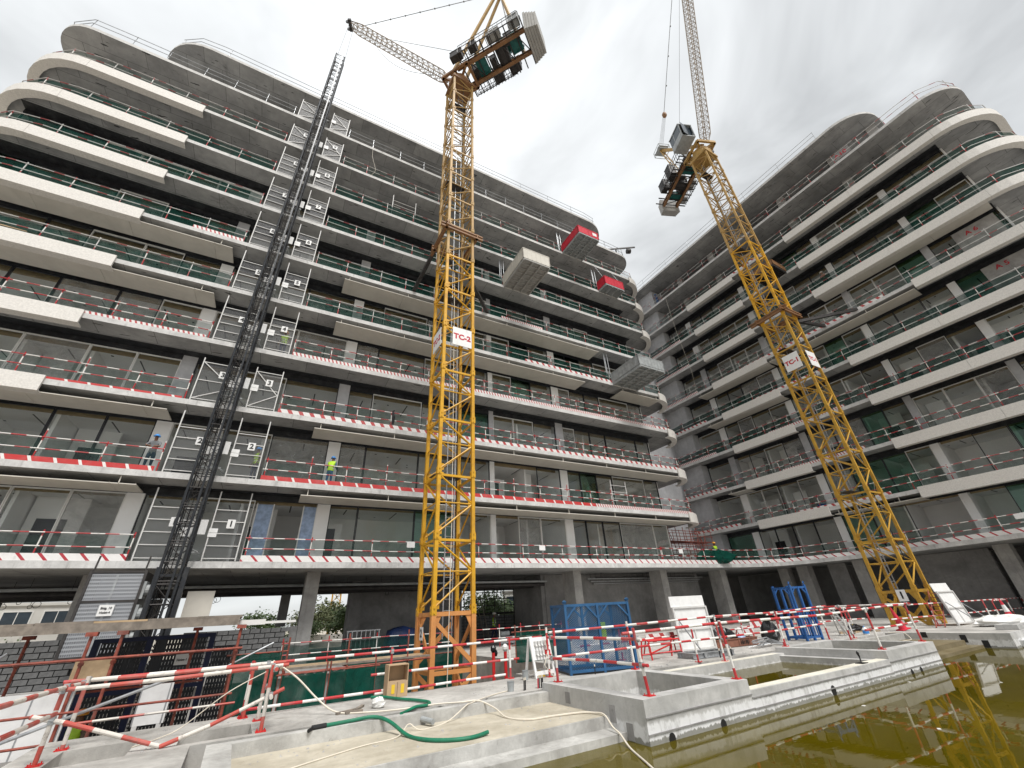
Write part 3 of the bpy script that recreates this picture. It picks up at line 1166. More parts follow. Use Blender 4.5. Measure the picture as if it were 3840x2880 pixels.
for k in range(2, 11):
    pl = inset(L_FRONT[k], .1)
    uL = xlen(pl, -15.75)
    banded = k < 10
    n = FLOOR[k]
    toeL = None
    if TOE_L[k]:
        ust = xlen(pl, -20.7)
        toeL = [(ust if k < 6 else uL - 2.6, uL, TOE_L[k])]
        if k == 2:
            toeL = [(2.0, uL, 'toe_red')]
    guard(L_ORG, L_ANG, cut_line(pl, 1.5, uL), ZL(k), f'guard rail along the {n} floor of the left wing, left of the hoist mast', gl, 2.15, NETK[k],
          [(a - 1.5, b - 1.5, c) for a, b, c in toeL] if toeL else None, banded, tall=k < 4, thz={3: .11, 4: .16}.get(k, .22))
    uR = xlen(pl, -11.65)
    end = plen(pl) - .5
    toeR = None
    if k in (2, 3, 4, 5, 6, 7):
        toeR = {2: [(0, 9, 'toe_red'), (9, 21, 'toe_red'), (21.01, 40, 'toe_fine')], 3: 'toe_block', 4: [(0, 29, 'toe_fine'), (29.01, 40, 'toe_block')], 5: [(16, 27, 'toe_block')],
                6: [(14, 18, 'toe_fine')], 7: None}[k]
    guard(L_ORG, L_ANG, cut_line(pl, uR, end), ZL(k), f'guard rail along the {n} floor of the left wing, right of the hoist mast', gl, 2.1, NETK[k], toeR, banded, tall=k == 2)
    pr = inset(R_FRONT[k], .1)
    toe = {2: [(0, 5.5, 'toe_block'), (11, 17.8, 'toe_block')], 3: [(0, 5.2, 'toe_block'), (11, 17.6, 'toe_fine')], 4: [(0, 5.2, 'toe_fine'), (11, 17.6, 'toe_fine')], 5: [(0, 5.2, 'toe_block'), (11, 17.6, 'toe_block')],
           6: [(0, 5.2, 'toe_fine'), (11, 23.5, 'toe_block')], 7: [(0, 5.2, 'toe_fine')], 8: [(0, 5, 'toe_fine')], 9: [(11, 17, 'toe_block')], 10: None}[k]
    nm = f'guard rail along the {n} floor of the right wing'
    guard(R_ORG, R_ANG, cut_line(pr, .3, plen(pr) - .5), ZL(k), nm + (' with green net' if k > 3 and k < 10 else ''), gr, 2.2, 'net' if k in (2, 3, 6, 9) else (None if k == 10 else 'net_dense'), toe, True)
# roof rails
pr = inset(L_FRONT[11], .15)
guard(L_ORG, L_ANG, cut_line(pr, 6.2, plen(pr) - 6.5), ZL(11) + .04, 'thin grey rail along the roof edge of the left wing', gl, 3.4, None, None, False, top=1.1)
pr = inset(R_FRONT[11], .15)
guard(R_ORG, R_ANG, cut_line(pr, 1, plen(pr) - 8.5), ZL(11) + .04, 'thin grey rail along the roof edge of the right wing', gr, 3.8, None, None, False, top=1.1)

# ================================================================== hoist landing gates
GATE_G = 'landing gates beside the hoist mast'
gate_frame_mesh, gate_net_mesh = {}, {}


def gate_parts(w, h, braced):
    mb = MB()
    for q in (0, w):
        mb.beam((q, 0, .0), (q, 0, 3.1 if not braced else 2.5), .05, .05)
    for i in range(5 if not braced else 3):
        zz = .12 + i * (h - .12) / (4 if not braced else 2)
        mb.beam((.03, 0, zz), (w - .03, 0, zz), .035, .035)
    if braced:
        mb.beam((.03, .0, h), (w - .03, .0, .95), .04, .04)
        mb.beam((w - .03, .0, .95), (.03, .0, .12), .04, .04)
    f = mb.mesh('gate_frame', M['white_steel'])
    mb = MB()
    n = len(mb.v)
    mb.box((.03, .028, .15), (w - .03, .034, h))
    return f, mb.mesh('mesh_panel', M['chain_gate'])


for k in range(1, 11):
    braced = k in (3, 9, 10)
    for side, x0, w in (('left', -15.54, 1.62), ('right', -13.12, 1.28)):
        f, nt_ = gate_parts(w, 2.25, braced)
        y = .06 if k > 1 else .5
        lab = f'white mesh landing gate on the {FLOOR[k]} floor, {side} of the black hoist mast' if k < 10 else f'topmost white landing gate without a number, on the {side} of the hoist mast'
        t = thing('landing_gate', lab, 'gate', lw(x0, y, ZL(k) + .003), L_ANG, GATE_G)
        put('gate_frame', f, t)
        put('mesh_panel', nt_, t)
        mb = MB()
        cx = (w * .96 if side == 'left' else .12)
        mb.box((cx - .17, -.045, 1.02), (cx + .17, -.033, 1.2))
        mb.box((cx - .17, -.045, 1.215), (cx + .17, -.033, 1.4))
        mb.build('lock_plate', M['white'], t)
        if k < 10:
            mb = MB()
            cx = w * (.62 if side == 'left' else .58)
            mb.box((cx - .16, -.05, 1.42), (cx + .16, -.036, 1.82))
            s = mb.build('number_sign', M['white'], t)
            text(str(k), .36, M['sign_black'], s, (cx, -.053, 1.62), bold=.012)
    if k < 10:
        mb = MB()
        mb.box((-13.9, .16 if k > 1 else .6, ZL(k) + 1.15), (-13.3, .19 if k > 1 else .63, ZL(k) + 1.8))
        o = tag(mb.build('notice_board', M['white'], None, loc=L_ORG, rotz=math.radians(L_ANG)), f'blank white board behind the hoist mast between the {FLOOR[k]} floor gates', 'board', 'boards between the landing gates')

# ================================================================== hoist mast, its cage and its base enclosure
hm = thing('hoist_mast', 'tall black lattice mast of the construction hoist standing against the left wing', 'hoist mast', lw(-13.83, -.85, 0), L_ANG)
SEC, w2 = 1.508, .35
mb = MB()
for sx in (-1, 1):
    for sy in (-1, 1):
        mb.tube((sx * w2, sy * w2, 0), (sx * w2, sy * w2, SEC - .012), .06 if sy < 0 else .042, 8)
mb_s = mb.mesh('mast_section', M['hoist_black'])
mb = MB()
for zz in (.05, .75, 1.45):
    for a, b_ in (((-1, -1), (1, -1)), ((1, -1), (1, 1)), ((1, 1), (-1, 1)), ((-1, 1), (-1, -1))):
        mb.tube((a[0] * w2, a[1] * w2, zz), (b_[0] * w2, b_[1] * w2, zz), .022, 5)
for a, b_ in (((-1, -1), (1, -1)), ((1, -1), (1, 1)), ((1, 1), (-1, 1)), ((-1, 1), (-1, -1))):
    mb.tube((a[0] * w2, a[1] * w2, .05), (b_[0] * w2, b_[1] * w2, .75), .016, 4)
    mb.tube((b_[0] * w2, b_[1] * w2, .75), (a[0] * w2, a[1] * w2, 1.45), .016, 4)
lat = mb.mesh('lattice', M['dark_steel'])
mb = MB()
mb.box((.12, -w2 - .1, 0), (.2, -w2 - .03, SEC - .01))
rack = mb.mesh('rack', M['hoist_black'])
z = -5.8
n = 0
while z < 45.0:
    s = put('mast_section', mb_s, hm, (0, 0, z))
    put('lattice', lat, s)
    put('rack', rack, s)
    z += SEC
    n += 1
mb = MB()
for x in (-.2, -.05, .08):
    mb.path([(x, -.12, -4), (x + .02, -.1, 20), (x, -.12, 38)], .018, 4)
mb.build('trailing_cable', M['black'], hm)
for k in range(1, 11):
    mb = MB()
    zz = ZL(k) + .25
    for sx in (-1, 1):
        mb.beam((sx * w2, w2, zz), (sx * .55, 1.6, zz + .1), .07, .07)
    mb.beam((-.5, w2 + .06, zz), (.5, w2 + .06, zz), .08, .08)
    mb.beam((-w2, w2, zz + .45), (.5, 1.2, zz + .12), .05, .05)
    mb.build('wall_tie', M['steel_grey'], hm)

hc = thing('hoist_cage', 'grey perforated hoist cage hanging beside the black mast above the timber landing', 'hoist cage', lw(-16.2, -1.15, -.6), L_ANG)
mb = MB()
mb.box((0, 0, 1.78), (1.62, .03, 2.68))
mb.build('upper_panel', M['perf'], hc)
mb = MB()
mb.box((0, -.002, .0), (1.62, .028, 1.7))
mb.build('lower_panel', M['perf'], hc)
mb = MB()
for q in (0, 1.62):
    mb.beam((q, 0, -.05), (q, 0, 2.8), .09, .09)
for zz in (0, 1.74, 2.74):
    mb.beam((.045, -.004, zz), (1.575, -.004, zz), .05, .08)
for q in (.05, 1.57):
    mb.beam((q, 0, 2.8), (q + .02, 0, 3.3), .05, .05)
mb.build('cage_frame', M['dark_steel'], hc)
mb = MB()
mb.box((.77, -.012, .02), (.84, -.003, 2.66))
mb.build('centre_bar', M['galv'], hc)
mb = MB()
mb.box((-.03, .06, -.05), (0, 1.5, 2.75))
mb.box((1.62, .06, -.05), (1.65, 1.5, 2.75))
mb.box((0, 1.47, -.05), (1.62, 1.5, 2.75))
mb.box((0, .06, 2.72), (1.62, 1.47, 2.76))
mb.box((0, .06, -.05), (1.62, 1.47, -.01))
mb.build('cage_shell', M['dark_steel'], hc)
mb = MB()
mb.box((.62, -.06, 1.26), (1.05, -.035, 1.62))
s = mb.build('notice_sign', M['white'], hc)
text('Bldg. 10', .1, M['sign_black'], s, (.835, -.064, 1.51), bold=.003)
text('Hoist-4', .1, M['sign_black'], s, (.835, -.064, 1.37), bold=.003)
mb = MB()
for zz, y in ((2.1, .25), (1.3, .25), (.5, .25)):
    mb.path([(1.66, y, zz), (1.95, y, zz)], .2, 14)
    mb.box((1.66, .0, zz - .3), (1.75, .5, zz + .3))
mb.build('drive_motor', M['steel_grey'], hc)
mb = MB()
for q in (1.98, 2.9):
    mb.beam((q, .0, -1.2), (q, .0, 2.9), .16, .16)
mb.beam((1.98, .0, 2.6), (2.9, .0, 2.6), .1, .1)
mb.build('guide_frame', M['hoist_black'], hc)

he = thing('hoist_enclosure', 'dark blue base enclosure of the hoist with perforated gates, below the timber landing', 'hoist enclosure', pw(-9.6, 10.2, -5.9), P_ANG)
for q, (x0, x1) in enumerate(((.0, .95), (1.15, 2.4), (2.62, 3.3))):
    mb = MB()
    mb.box((x0, 0, .5), (x1, .03, 5.75 if q < 2 else 5.5))
    mb.build('gate_panel', M['perf_shaded'], he)
mb = MB()
for q in (-.1, 1.05, 2.52):
    mb.beam((q, 0, 0), (q, 0, 5.85), .14, .14)
for zz in (.4, 2.3, 4.6, 5.8):
    mb.beam((-.1, -.03, zz), (2.52, -.03, zz), .07, .1)
mb.build('enclosure_frame', M['blue_shaded'], he)
mb = MB()
mb.box((1.75, -.06, 5.1), (2.08, -.04, 5.36))
s = mb.build('notice_sign', M['white'], he)
text('Hoist-1', .08, M['sign_black'], s, (1.915, -.063, 5.22), bold=.002)

# ================================================================== cantilever loading platforms
def platform(name, label, k, x0, x1, out, h, skin, under, grp='cantilever loading platforms', posts=True, at=(lw, L_ANG)):
    t = thing('loading_platform', label, 'loading platform', at[0](x0, 0, ZL(k)), at[1], grp)
    W = x1 - x0
    mb = MB()
    mb.box((0.03, -out, -.02), (W - .03, .6, .03))
    mb.build('deck_plate', M[under], t)
    mb = MB()
    n = 7
    for i in range(n + 1):
        mb.beam((.04, -out * i / n, -.1), (W - .04, -out * i / n, -.1), .07, .12)
    for q in (.05, W * .35, W * .65, W - .05):
        mb.beam((q, -out, -.14), (q, .5, -.14), .1, .2)
    mb.build('floor_beam', M[under], t)
    for a, b_ in (((0, -out), (0, 0)), ((W, -out), (W, 0)), ((0, -out), (W / 2 - .02, -out)), ((W / 2 + .02, -out), (W, -out))):
        mb = MB()
        mb.beam((a[0], a[1], .03 + h / 2), (b_[0], b_[1], .03 + h / 2), .05, h)
        d = Vector((b_[0] - a[0], b_[1] - a[1], 0))
        m_ = max(2, int(d.length / .35))
        for i in range(m_ + 1):
            p = Vector((a[0], a[1], 0)) + d * (i / m_)
            mb.beam((p.x, p.y, .03), (p.x, p.y, .03 + h + .01), .075, .075)
        mb.beam((a[0], a[1], h + .06), (b_[0], b_[1], h + .06), .09, .07)
        mb.build('side_panel', M[skin], t)
    if posts:
        for q in (.06, W - .06):
            mb = MB()
            mb.tube((q, -out * .82, h), (q, -.05, DH - .32), .016, 5)
            mb.build('stay_rod', M['galv'], t)
        for i, q in enumerate((-.15, .05, .25, W - .2, W)):
            mb = MB()
            mb.tube((q, .35 + .1 * (i % 2), .0), (q, .35 + .1 * (i % 2), DH - .3), .04, 8)
            mb.build('prop', M['galv'], t)
    return t


p1_ = platform('a', 'red loading platform jutting from the ninth floor, the higher of two red ones', 9, 9.85, 12.35, 2.85, .85, 'red_box', 'steel_grey')
mb = MB()
mb.box((1.75, -2.9, .3), (2.25, -2.885, .7))
mb.build('notice_sign', M['white'], p1_)
platform('b', 'smaller red loading platform jutting from the eighth floor below the other red one', 8, 13.85, 16.3, 1.15, .95, 'red_box', 'steel_grey')
platform('c', 'big beige loading platform with ribbed underside jutting from the seventh floor beside the crane', 7, 2.72, 5.25, 3.5, 1.05, 'soffit_panel', 'cweight')
platform('d', 'dark grey loading platform jutting from the fifth floor near the inner corner', 5, 13.3, 16.2, 3.4, .85, 'steel_grey', 'steel_grey')
platform('e', 'rusty brown loading platform on the right wing behind the mustard crane', 8, 9.0, 11.2, 2.3, .5, 'brown_steel', 'dark_steel', posts=False, at=(rw, R_ANG))

# ================================================================== tower cranes
def rotv(v, deg):
    a = math.radians(deg)
    return Vector((v[0] * math.cos(a) - v[1] * math.sin(a), v[0] * math.sin(a) + v[1] * math.cos(a), v[2] if len(v) > 2 else 0))


def mast_meshes(w, pitch, mats, leg=.155):
    h = w / 2
    cs = [(-h, -h), (h, -h), (h, h), (-h, h)]
    mb = MB()
    for x, y in cs:
        mb.beam((x, y, 0), (x, y, pitch - .004), leg, leg, (0, 1, 0))
        mb.beam((x, y, -.16), (x, y, .16), leg + .05, leg + .05, (0, 1, 0))
        for zz in (-.09, .09):
            for dx, dy in ((0, -1), (-1, 0), (1, 0), (0, 1)):
                mb.beam((x + dx * (leg / 2 + .02), y + dy * (leg / 2 + .02), zz), (x + dx * (leg / 2 + .05), y + dy * (leg / 2 + .05), zz), .05, .05)
    sec = mb.mesh('mast_section', mats)
    sides = []
    for i in range(4):
        a, b_ = cs[i], cs[(i + 1) % 4]
        if i in (1, 2):
            a, b_ = b_, a
        mb = MB()
        ax, ay = (b_[0] - a[0]) / w, (b_[1] - a[1]) / w
        p = lambda u, z: (a[0] + ax * u, a[1] + ay * u, z)
        q = leg / 2
        mb.tube(p(q, pitch * .5), p(w - q, pitch * .5), .034, 6)
        mb.beam(p(q, pitch - .17), p(w - q, pitch - .17), .07, .1)
        mb.tube(p(q, pitch - .22), p(w - q, pitch * .5 + .05), .042, 6)
        mb.tube(p(w - q, pitch * .5 - .05), p(q, .14), .042, 6)
        for u, z, s in ((q + .07, pitch - .2, 1), (w - q - .07, pitch * .5, 1), (q + .07, .2, 1)):
            mb.beam(p(u - .08, z), p(u + .08, z), .025, .3)
        sides.append(mb.mesh('side_bracing', mats))
    return sec, sides


def lattice_boom(a, b_, wid, hgt, bay, r, rb, taper=(1.2, 1.2), side=None):
    """box boom between two points; its ends pinch in"""
    a, b_ = Vector(a), Vector(b_)
    d = b_ - a
    L = d.length
    d.normalize()
    s = d.cross(Vector((0, 0, 1))).normalized()
    u = s.cross(d).normalized()
    n = max(3, int(L / bay))

    def P(i, sx, sy):
        t = L * i / n
        k = min(1, t / taper[0] * .75 + .25) * min(1, (L - t) / taper[1] * .65 + .35)
        return a + d * t + s * (sx * wid / 2 * (.6 + .4 * k)) + u * (sy * hgt / 2 * k)
    chord, lac = [], MB()
    for sx in (-1, 1):
        for sy in (-1, 1):
            q = MB()
            q.path([P(i, sx, sy) for i in range(n + 1)], r * 1.15, 5)
            chord.append(q)
    for i in range(n):
        for f, g in (((-1, -1), (-1, 1)), ((1, -1), (1, 1)), ((-1, 1), (1, 1)), ((-1, -1), (1, -1))):
            m_ = (P(i, *g) + P(i + 1, *g)) / 2
            lac.tube(P(i, *f), m_, rb, 4)
            lac.tube(m_, P(i + 1, *f), rb, 4)
            lac.tube(P(i, *f), P(i, *g), rb, 4)
    return chord, lac, s, u, d


def crane(name, label, M_, ang, zb, zt, w, pitch, paints, body, base_mat, sign_z, dc_world, dj_world, tip_z, foot_z, cab, base_h, cjL, number, sign_sides):
    t = thing('tower_crane', label, 'tower crane', (M_[0], M_[1], 0), ang, 'tower cranes on the building site')
    h = w / 2
    ms = {p: mast_meshes(w, pitch, M[p]) for p in set(c for _, c in paints)}
    z = zb
    while z < zt - pitch * .5:
        p = [c for lim, c in paints if z < lim][0]
        sec, sides = ms[p]
        s = put('mast_section', sec, t, (0, 0, z))
        for q in sides:
            put('side_bracing', q, s)
        z += pitch
    ztop = z
    # base frame with gusseted braces
    mb = MB()
    for x, y in ((-h, -h), (h, -h), (h, h), (-h, h)):
        mb.beam((x, y, zb - base_h), (x, y, zb), .19, .19, (0, 1, 0))
    b0 = mb.build('base_section', M[base_mat], t)
    cs = [(-h, -h), (h, -h), (h, h), (-h, h)]
    for i in range(4):
        a, b_ = cs[i], cs[(i + 1) % 4]
        mb = MB()
        zz = zb - .12
        mb.beam((*a, zz), (*b_, zz), .09, .15)
        d = Vector((b_[0] - a[0], b_[1] - a[1], 0)).normalized()
        for q, sgn in ((a, 1), (b_, -1)):
            pq = Vector((q[0], q[1], 0)) + d * (.09 * sgn)
            e = pq + d * (.3 * sgn)
            n = len(mb.v)
            o_ = Vector((-d.y, d.x, 0)) * .02
            for off in (-o_, o_):
                mb.v += [tuple(pq + off + Vector((0, 0, zz + .06))), tuple(e + off + Vector((0, 0, zz + .06))), tuple(pq + off + Vector((0, 0, zz - .55)))]
            mb.face((n, n + 1, n + 2))
            mb.face((n + 5, n + 4, n + 3))
            mb.face((n, n + 3, n + 4, n + 1))
            mb.face((n + 1, n + 4, n + 5, n + 2))
        if base_h > 2.5:
            zm = zb - 2.0
            mb.beam((*a, zm), (*b_, zm), .07, .13)
            mb.beam((a[0], a[1], zb - .3), (b_[0], b_[1], zm + .2), .07, .15)
            mb.beam((b_[0], b_[1], zm - .1), (a[0], a[1], zm - 1.6), .07, .15)
        else:
            mb.beam((a[0], a[1], zb - .3), (b_[0], b_[1], zb - base_h + .2), .07, .14)
            mb.beam((*a, zb - base_h * .72), (*b_, zb - base_h * .72), .07, .13)
        mb.build('base_bracing', M[base_mat], b0)
    mb = MB()
    mb.box((-.16, -.012, -.22), (.16, .012, .22))
    sg = mb.build('number_sign', M['white'], t)
    if number == '2':
        sg.location, sg.rotation_euler = (-h - .12, -h + .9, zb - .75), (0, 0, -math.pi / 2)
    else:
        sg.location, sg.rotation_euler, sg.scale = (-h - .13, -.2, zb - .32), (0, 0, -math.pi / 2), (1.35, 1, 1.3)
    text(number, .36, M['sign_black'], sg, (0, -.014, 0), bold=.014)
    # name boards on the faces turned to the yard
    for i, face in enumerate(sign_sides):
        mb = MB()
        bw = 1.12
        mb.box((-bw / 2, -.015, sign_z[0]), (bw / 2, .015, sign_z[1]))
        sb = mb.build('name_board', M['white'], t)
        if face == 'front':
            sb.location = (.16, -h - .11, 0)
        elif face == 'left':
            sb.location, sb.rotation_euler = (-h - .11, -.05, 0), (0, 0, -math.pi / 2)
        elif face == 'right':
            sb.location, sb.rotation_euler = (h + .11, -.05, 0), (0, 0, math.pi / 2)
        text(name, .47, M['sign_red'], sb, (0, -.018, (sign_z[0] + sign_z[1]) / 2 - .02), bold=.02)
    # inside: ladder, rest platforms, cables down the front
    mb = MB()
    for q in (-.2, .2):
        mb.beam((q + .25, h - .42, zb - 1), (q + .25, h - .42, ztop), .045, .045)
    z = zb
    while z < ztop:
        mb.tube((.05, h - .42, z), (.45, h - .42, z), .013, 4)
        z += .42
    mb.build('ladder', M['galv'], t)
    for i in range(2, int((ztop - zb) / pitch), 4):
        zz = zb + i * pitch + .1
        mb = MB()
        mb.box((-h + .12, .1, zz), (h - .12, h - .12, zz + .03))
        mb.build('rest_platform', M['dark_steel'], t)
    mb = MB()
    mb.path([(.05, -h + .12, zb - 2), (.08, -h + .1, zb + 12), (.03, -h + .12, zb + 25), (.06, -h + .1, ztop)], .028, 5)
    mb.build('power_cable', M['black'], t)
    if number == '2':
        mb = MB()
        mb.path([(-.25, -h - .1, zb - 4), (-.15, -h + .02, zb + 4), (-.3, -h, zb + 15), (-.32, -h + .05, zb + 18)], .016, 5)
        mb.build('lifting_rope', M['cable'], t)
    # slewing ring and turntable
    dc, dj = rotv((*dc_world, 0), -ang).normalized(), rotv((*dj_world, 0), -ang)
    reach = dj.length
    dj.normalize()
    sc = Vector((-dc.y, dc.x, 0))
    zs = ztop
    mb = MB()
    mb.cyl((0, 0), 1.0, zs - .3, zs + .25, 20)
    mb.cyl((0, 0), .85, zs + .25, zs + .8, 20)
    mb.box((-h - .15, -h - .15, zs - .55), (h + .15, h + .15, zs - .3))
    mb.build('slewing_ring', M[body], t)
    for x, y in cs:
        pass
    mb = MB()
    T_ = lambda a, b_: dc * a + sc * b_ + Vector((0, 0, zs + .95))
    for a, b_ in ((T_(-1.2, -1.0), T_(1.4, -1.1)), (T_(-1.2, 1.0), T_(1.4, 1.1)), (T_(-1.2, -1.0), T_(-1.2, 1.0)), (T_(1.4, -1.1), T_(1.4, 1.1)), (T_(-1.2, -1.0), T_(1.4, 1.1)), (T_(-1.2, 1.0), T_(1.4, -1.1)), (T_(.1, -1.05), T_(.1, 1.05))):
        mb.beam(a, b_, .2, .3)
    mb.build('turntable', M[body], t)
    # counter-jib: two long beams, cross beams, walkways, winches, ballast
    zd = zs + 1.15
    P = lambda a, b_, z: dc * a + sc * b_ + Vector((0, 0, z))
    for b_ in (-.85, .85):
        mb = MB()
        mb.beam(P(.3, b_, zd), P(cjL, b_, zd), .28, .07)
        mb.beam(P(.3, b_, zd + .42), P(cjL, b_, zd + .42), .28, .07)
        mb.beam(P(.3, b_, zd + .21), P(cjL, b_, zd + .21), .05, .36)
        mb.build('main_beam', M['brown_steel'], t)
    mb = MB()
    for i in range(9):
        a = .8 + (cjL - 1.2) * i / 8
        mb.beam(P(a, -1.9, zd + .2), P(a, 1.9, zd + .2), .09, .12)
        if i % 2:
            mb.beam(P(a, -.8, zd + .2), P(a + (cjL - 1.2) / 8, .8, zd + .2), .07, .07)
    mb.build('cross_beam', M['dark_steel'], t)
    for sg_ in (-1, 1):
        mb = MB()
        e = cjL - (.6 if sg_ < 0 else 2.2)
        for q in (1.15, 1.85):
            mb.beam(P(.9, sg_ * q, zd + .26), P(e, sg_ * q, zd + .26), .06, .1)
        for i in range(14):
            a = .9 + (e - .9) * i / 13
            mb.beam(P(a, sg_ * 1.95, zd + .2), P(a, sg_ * 1.95, zd + 1.35), .04, .04)
            mb.beam(P(a, sg_ * 1.15, zd + .3), P(a, sg_ * 1.9, zd + .3), .05, .04)
        for zz in (.8, 1.33):
            mb.beam(P(.9, sg_ * 1.95, zd + zz), P(e, sg_ * 1.95, zd + zz), .04, .04)
        mb.build('walkway', M['dark_steel'], t)
    for a, b_, r, L_, mt in ((2.4, 0, .42, 1.3, 'green_machine'), (4.4, .1, .55, 1.5, 'dark_steel'), (5.8, -.2, .4, 1.2, 'green_machine')):
        if a > cjL - 1.2:
            continue
        mb = MB()
        mb.path([P(a, b_ - L_ / 2, zd + .75), P(a, b_ + L_ / 2, zd + .75)], r, 14)
        for e in (-1, 1):
            mb.path([P(a, b_ + e * L_ / 2 - .03, zd + .75), P(a, b_ + e * L_ / 2 + .03, zd + .75)], r + .16, 14)
        mb.beam(P(a - .5, b_, zd + .4), P(a + .5, b_, zd + .4), L_ + .2, .12)
        mb.build('winch', M[mt], t)
    for a, b_, wx, wy, hh, mt in ((3.3, 1.5, .9, .7, 1.5, 'dark_steel'), (5.0, 1.5, 1.0, .7, 1.2, 'dark_steel'), (6.2, -1.5, .9, .6, 1.1, 'steel_grey'), (.6, -1.55, 1.1, .6, .8, 'dark_steel'), (1.6, .3, .6, .8, .9, 'dark_steel'), (2.2, -1.5, .7, .6, .8, 'dark_steel'), (4.2, -1.45, 1.2, .6, .7, 'cweight'), (5.2, -.6, .7, .5, 1.3, 'dark_steel'), (3.4, .3, .5, .9, .6, 'dark_steel')):
        if a > cjL - .8:
            continue
        mb = MB()
        mb.beam(P(a - wx / 2, b_, zd + .35 + hh / 2), P(a + wx / 2, b_, zd + .35 + hh / 2), wy, hh)
        mb.beam(P(a - wx / 2 - .03, b_, zd + .38 + hh), P(a + wx / 2 + .03, b_, zd + .38 + hh), wy + .08, .05)
        mb.build('cabinet', M[mt], t)
    n = 5 if number == '2' else 4
    for i in range(n):
        mb = MB()
        a = cjL - .15 + i * .22
        k_ = 1 if number == '2' else .62
        mb.beam(P(a, 0, zd - (1.1 - .05 * i) * k_), P(a, 0, zd + (2.0 - .1 * i) * k_), (2.7 - .12 * i) * (.5 + k_ / 2), .2, dc)
        mb.build('counterweight_block', M['cweight'], t)
    # A-frame
    top = P(4.6 if number == '2' else 5.0, 0, zs + (14.8 if number == '2' else 9.6))
    if number == '2':
        for b_ in (-.8, .8):
            mb = MB()
            mb.beam(P(-.4, b_, zs + 1.1), top + sc * (b_ * .3), .22, .24)
            mb.beam(P(6.2, b_, zd + .4), top + sc * (b_ * .3), .2, .2)
            mb.build('a_frame_leg', M['yellow_old_backlit'], t)
        mb = MB()
        for b_ in (-.2, .2):
            mb.beam(P(5.4, b_ + .35, zd + .4), top + sc * b_, .04, .04)
        for i in range(30):
            q0 = P(5.4, .15, zd + .4).lerp(top - sc * .2, i / 30)
            q1 = P(5.4, .55, zd + .4).lerp(top + sc * .2, i / 30)
            mb.beam(q0, q1, .03, .03)
        mb.build('a_frame_ladder', M['dark_steel'], t)
        mb = MB()
        mb.ball(P(4.6, .2, zd + 2.2), .75, 10, 4, 1.2, .9, .5)
        mb.build('machine_hood', M['green_machine'], t)
    else:
        mb = MB()
        mb.beam(P(-.6, 0, zs + 1.2), top, .3, .34)
        mb.build('a_frame_leg', M['yellow_old_backlit'], t)
        mb = MB()
        for b_ in (-.35, .35):
            mb.beam(P(3.4, b_, zd + .4), top + sc * b_ * .6, .1, .1)
        for i in range(5):
            q0 = P(3.4, -.35, zd + .4).lerp(top - sc * .2, i / 5)
            q1 = P(3.4, .35, zd + .4).lerp(top + sc * .2, (i + 1) / 5)
            mb.beam(q0, q1, .06, .06)
        mb.build('a_frame_leg', M['yellow_old_backlit'], t)
        mb = MB()
        for zz in (-.5, .35):
            for e, f in (((-.7, -.7), (.7, -.7)), ((.7, -.7), (.7, .7)), ((.7, .7), (-.7, .7)), ((-.7, .7), (-.7, -.7))):
                mb.beam(top + dc * e[0] + sc * e[1] + Vector((0, 0, zz)), top + dc * f[0] + sc * f[1] + Vector((0, 0, zz)), .05, .05)
        for e in ((-.7, -.7), (.7, -.7), (.7, .7), (-.7, .7)):
            mb.beam(top + dc * e[0] + sc * e[1] + Vector((0, 0, -.5)), top + dc * e[0] + sc * e[1] + Vector((0, 0, .35)), .05, .05)
        mb.beam(top - dc * .7, top + dc * .7, 1.3, .06)
        mb.path([top - sc * .4 + Vector((0, 0, .4)), top + sc * .4 + Vector((0, 0, .4))], .3, 12)
        mb.build('head_platform', M['steel_grey'], t)
    # jib
    foot = dj * 1.15 + Vector((0, 0, foot_z))
    tip = dj * reach + Vector((0, 0, tip_z))
    ch, lc, s, u, d = lattice_boom(foot, tip, .76 if number == '2' else .8, .66 if number == '2' else .75, .7, .042, .02, (.8, 1.4))
    j = lc.build('jib', M['jib_paint'], t)
    for q in ch:
        q.build('jib_chord', M['jib_paint'], j)
    mb = MB()
    for e in (-.3, .3):
        mb.path([tip + s * (e - .05) - u * .2, tip + s * (e + .05) - u * .2], .32, 12)
    mb.beam(tip - s * .5 - u * .1, tip + s * .5 - u * .1, .3, .3)
    mb.build('jib_head', M['dark_steel'], j)
    return t, foot, tip, s, u, d, top, P, zs, zd


M2, M1 = (-3.22, 18.93), (21.75, 26.8)
hoist_top = lw(-13.83, -.85, 0)
c2, foot, tip, s, u, d, top, P, zs, zd = crane(
    'TC-2', 'upright yellow tower crane with TC-2 boards and orange base before the left wing', M2, 31.6, .25, 40.3, 1.67, 2.757,
    [(19.4, 'yellow'), (99, 'yellow_old_backlit')], 'brown_steel', 'orange_base', (12.76, 13.92), (.92, -.40), (hoist_top.x - M2[0], hoist_top.y - M2[1]), 52.7, 43.0, False, 5.6, 7.2, '2', ('front', 'left'))
mb = MB()
q = tip + (foot - tip) * .06 + u * .5
mb.tube(q, top, .03, 5)
for i in range(1, 9):
    p = q.lerp(top, i / 9.5)
    mb.ball(p, .09, 6, 4)
mb.build('jib_pendant', M['rope'], c2)
mb = MB()
mb.tube(tip + (foot - tip) * .28 + u * .5, P(3.2, .2, zd + 1.4), .022, 5)
mb.build('hoist_rope', M['rope'], c2)
mb = MB()
a, b_ = tip + (foot - tip) * .3 - u * .5, foot + (tip - foot) * .1 - u * .4
mb.path([a.lerp(b_, i / 10) - Vector((0, 0, 2.1 * math.sin(math.pi * (i / 10) ** .8))) for i in range(11)], .022, 5)
mb.build('slack_cable', M['rope'], c2)
mb = MB()
ltop = Vector((0, 0, 45.3))
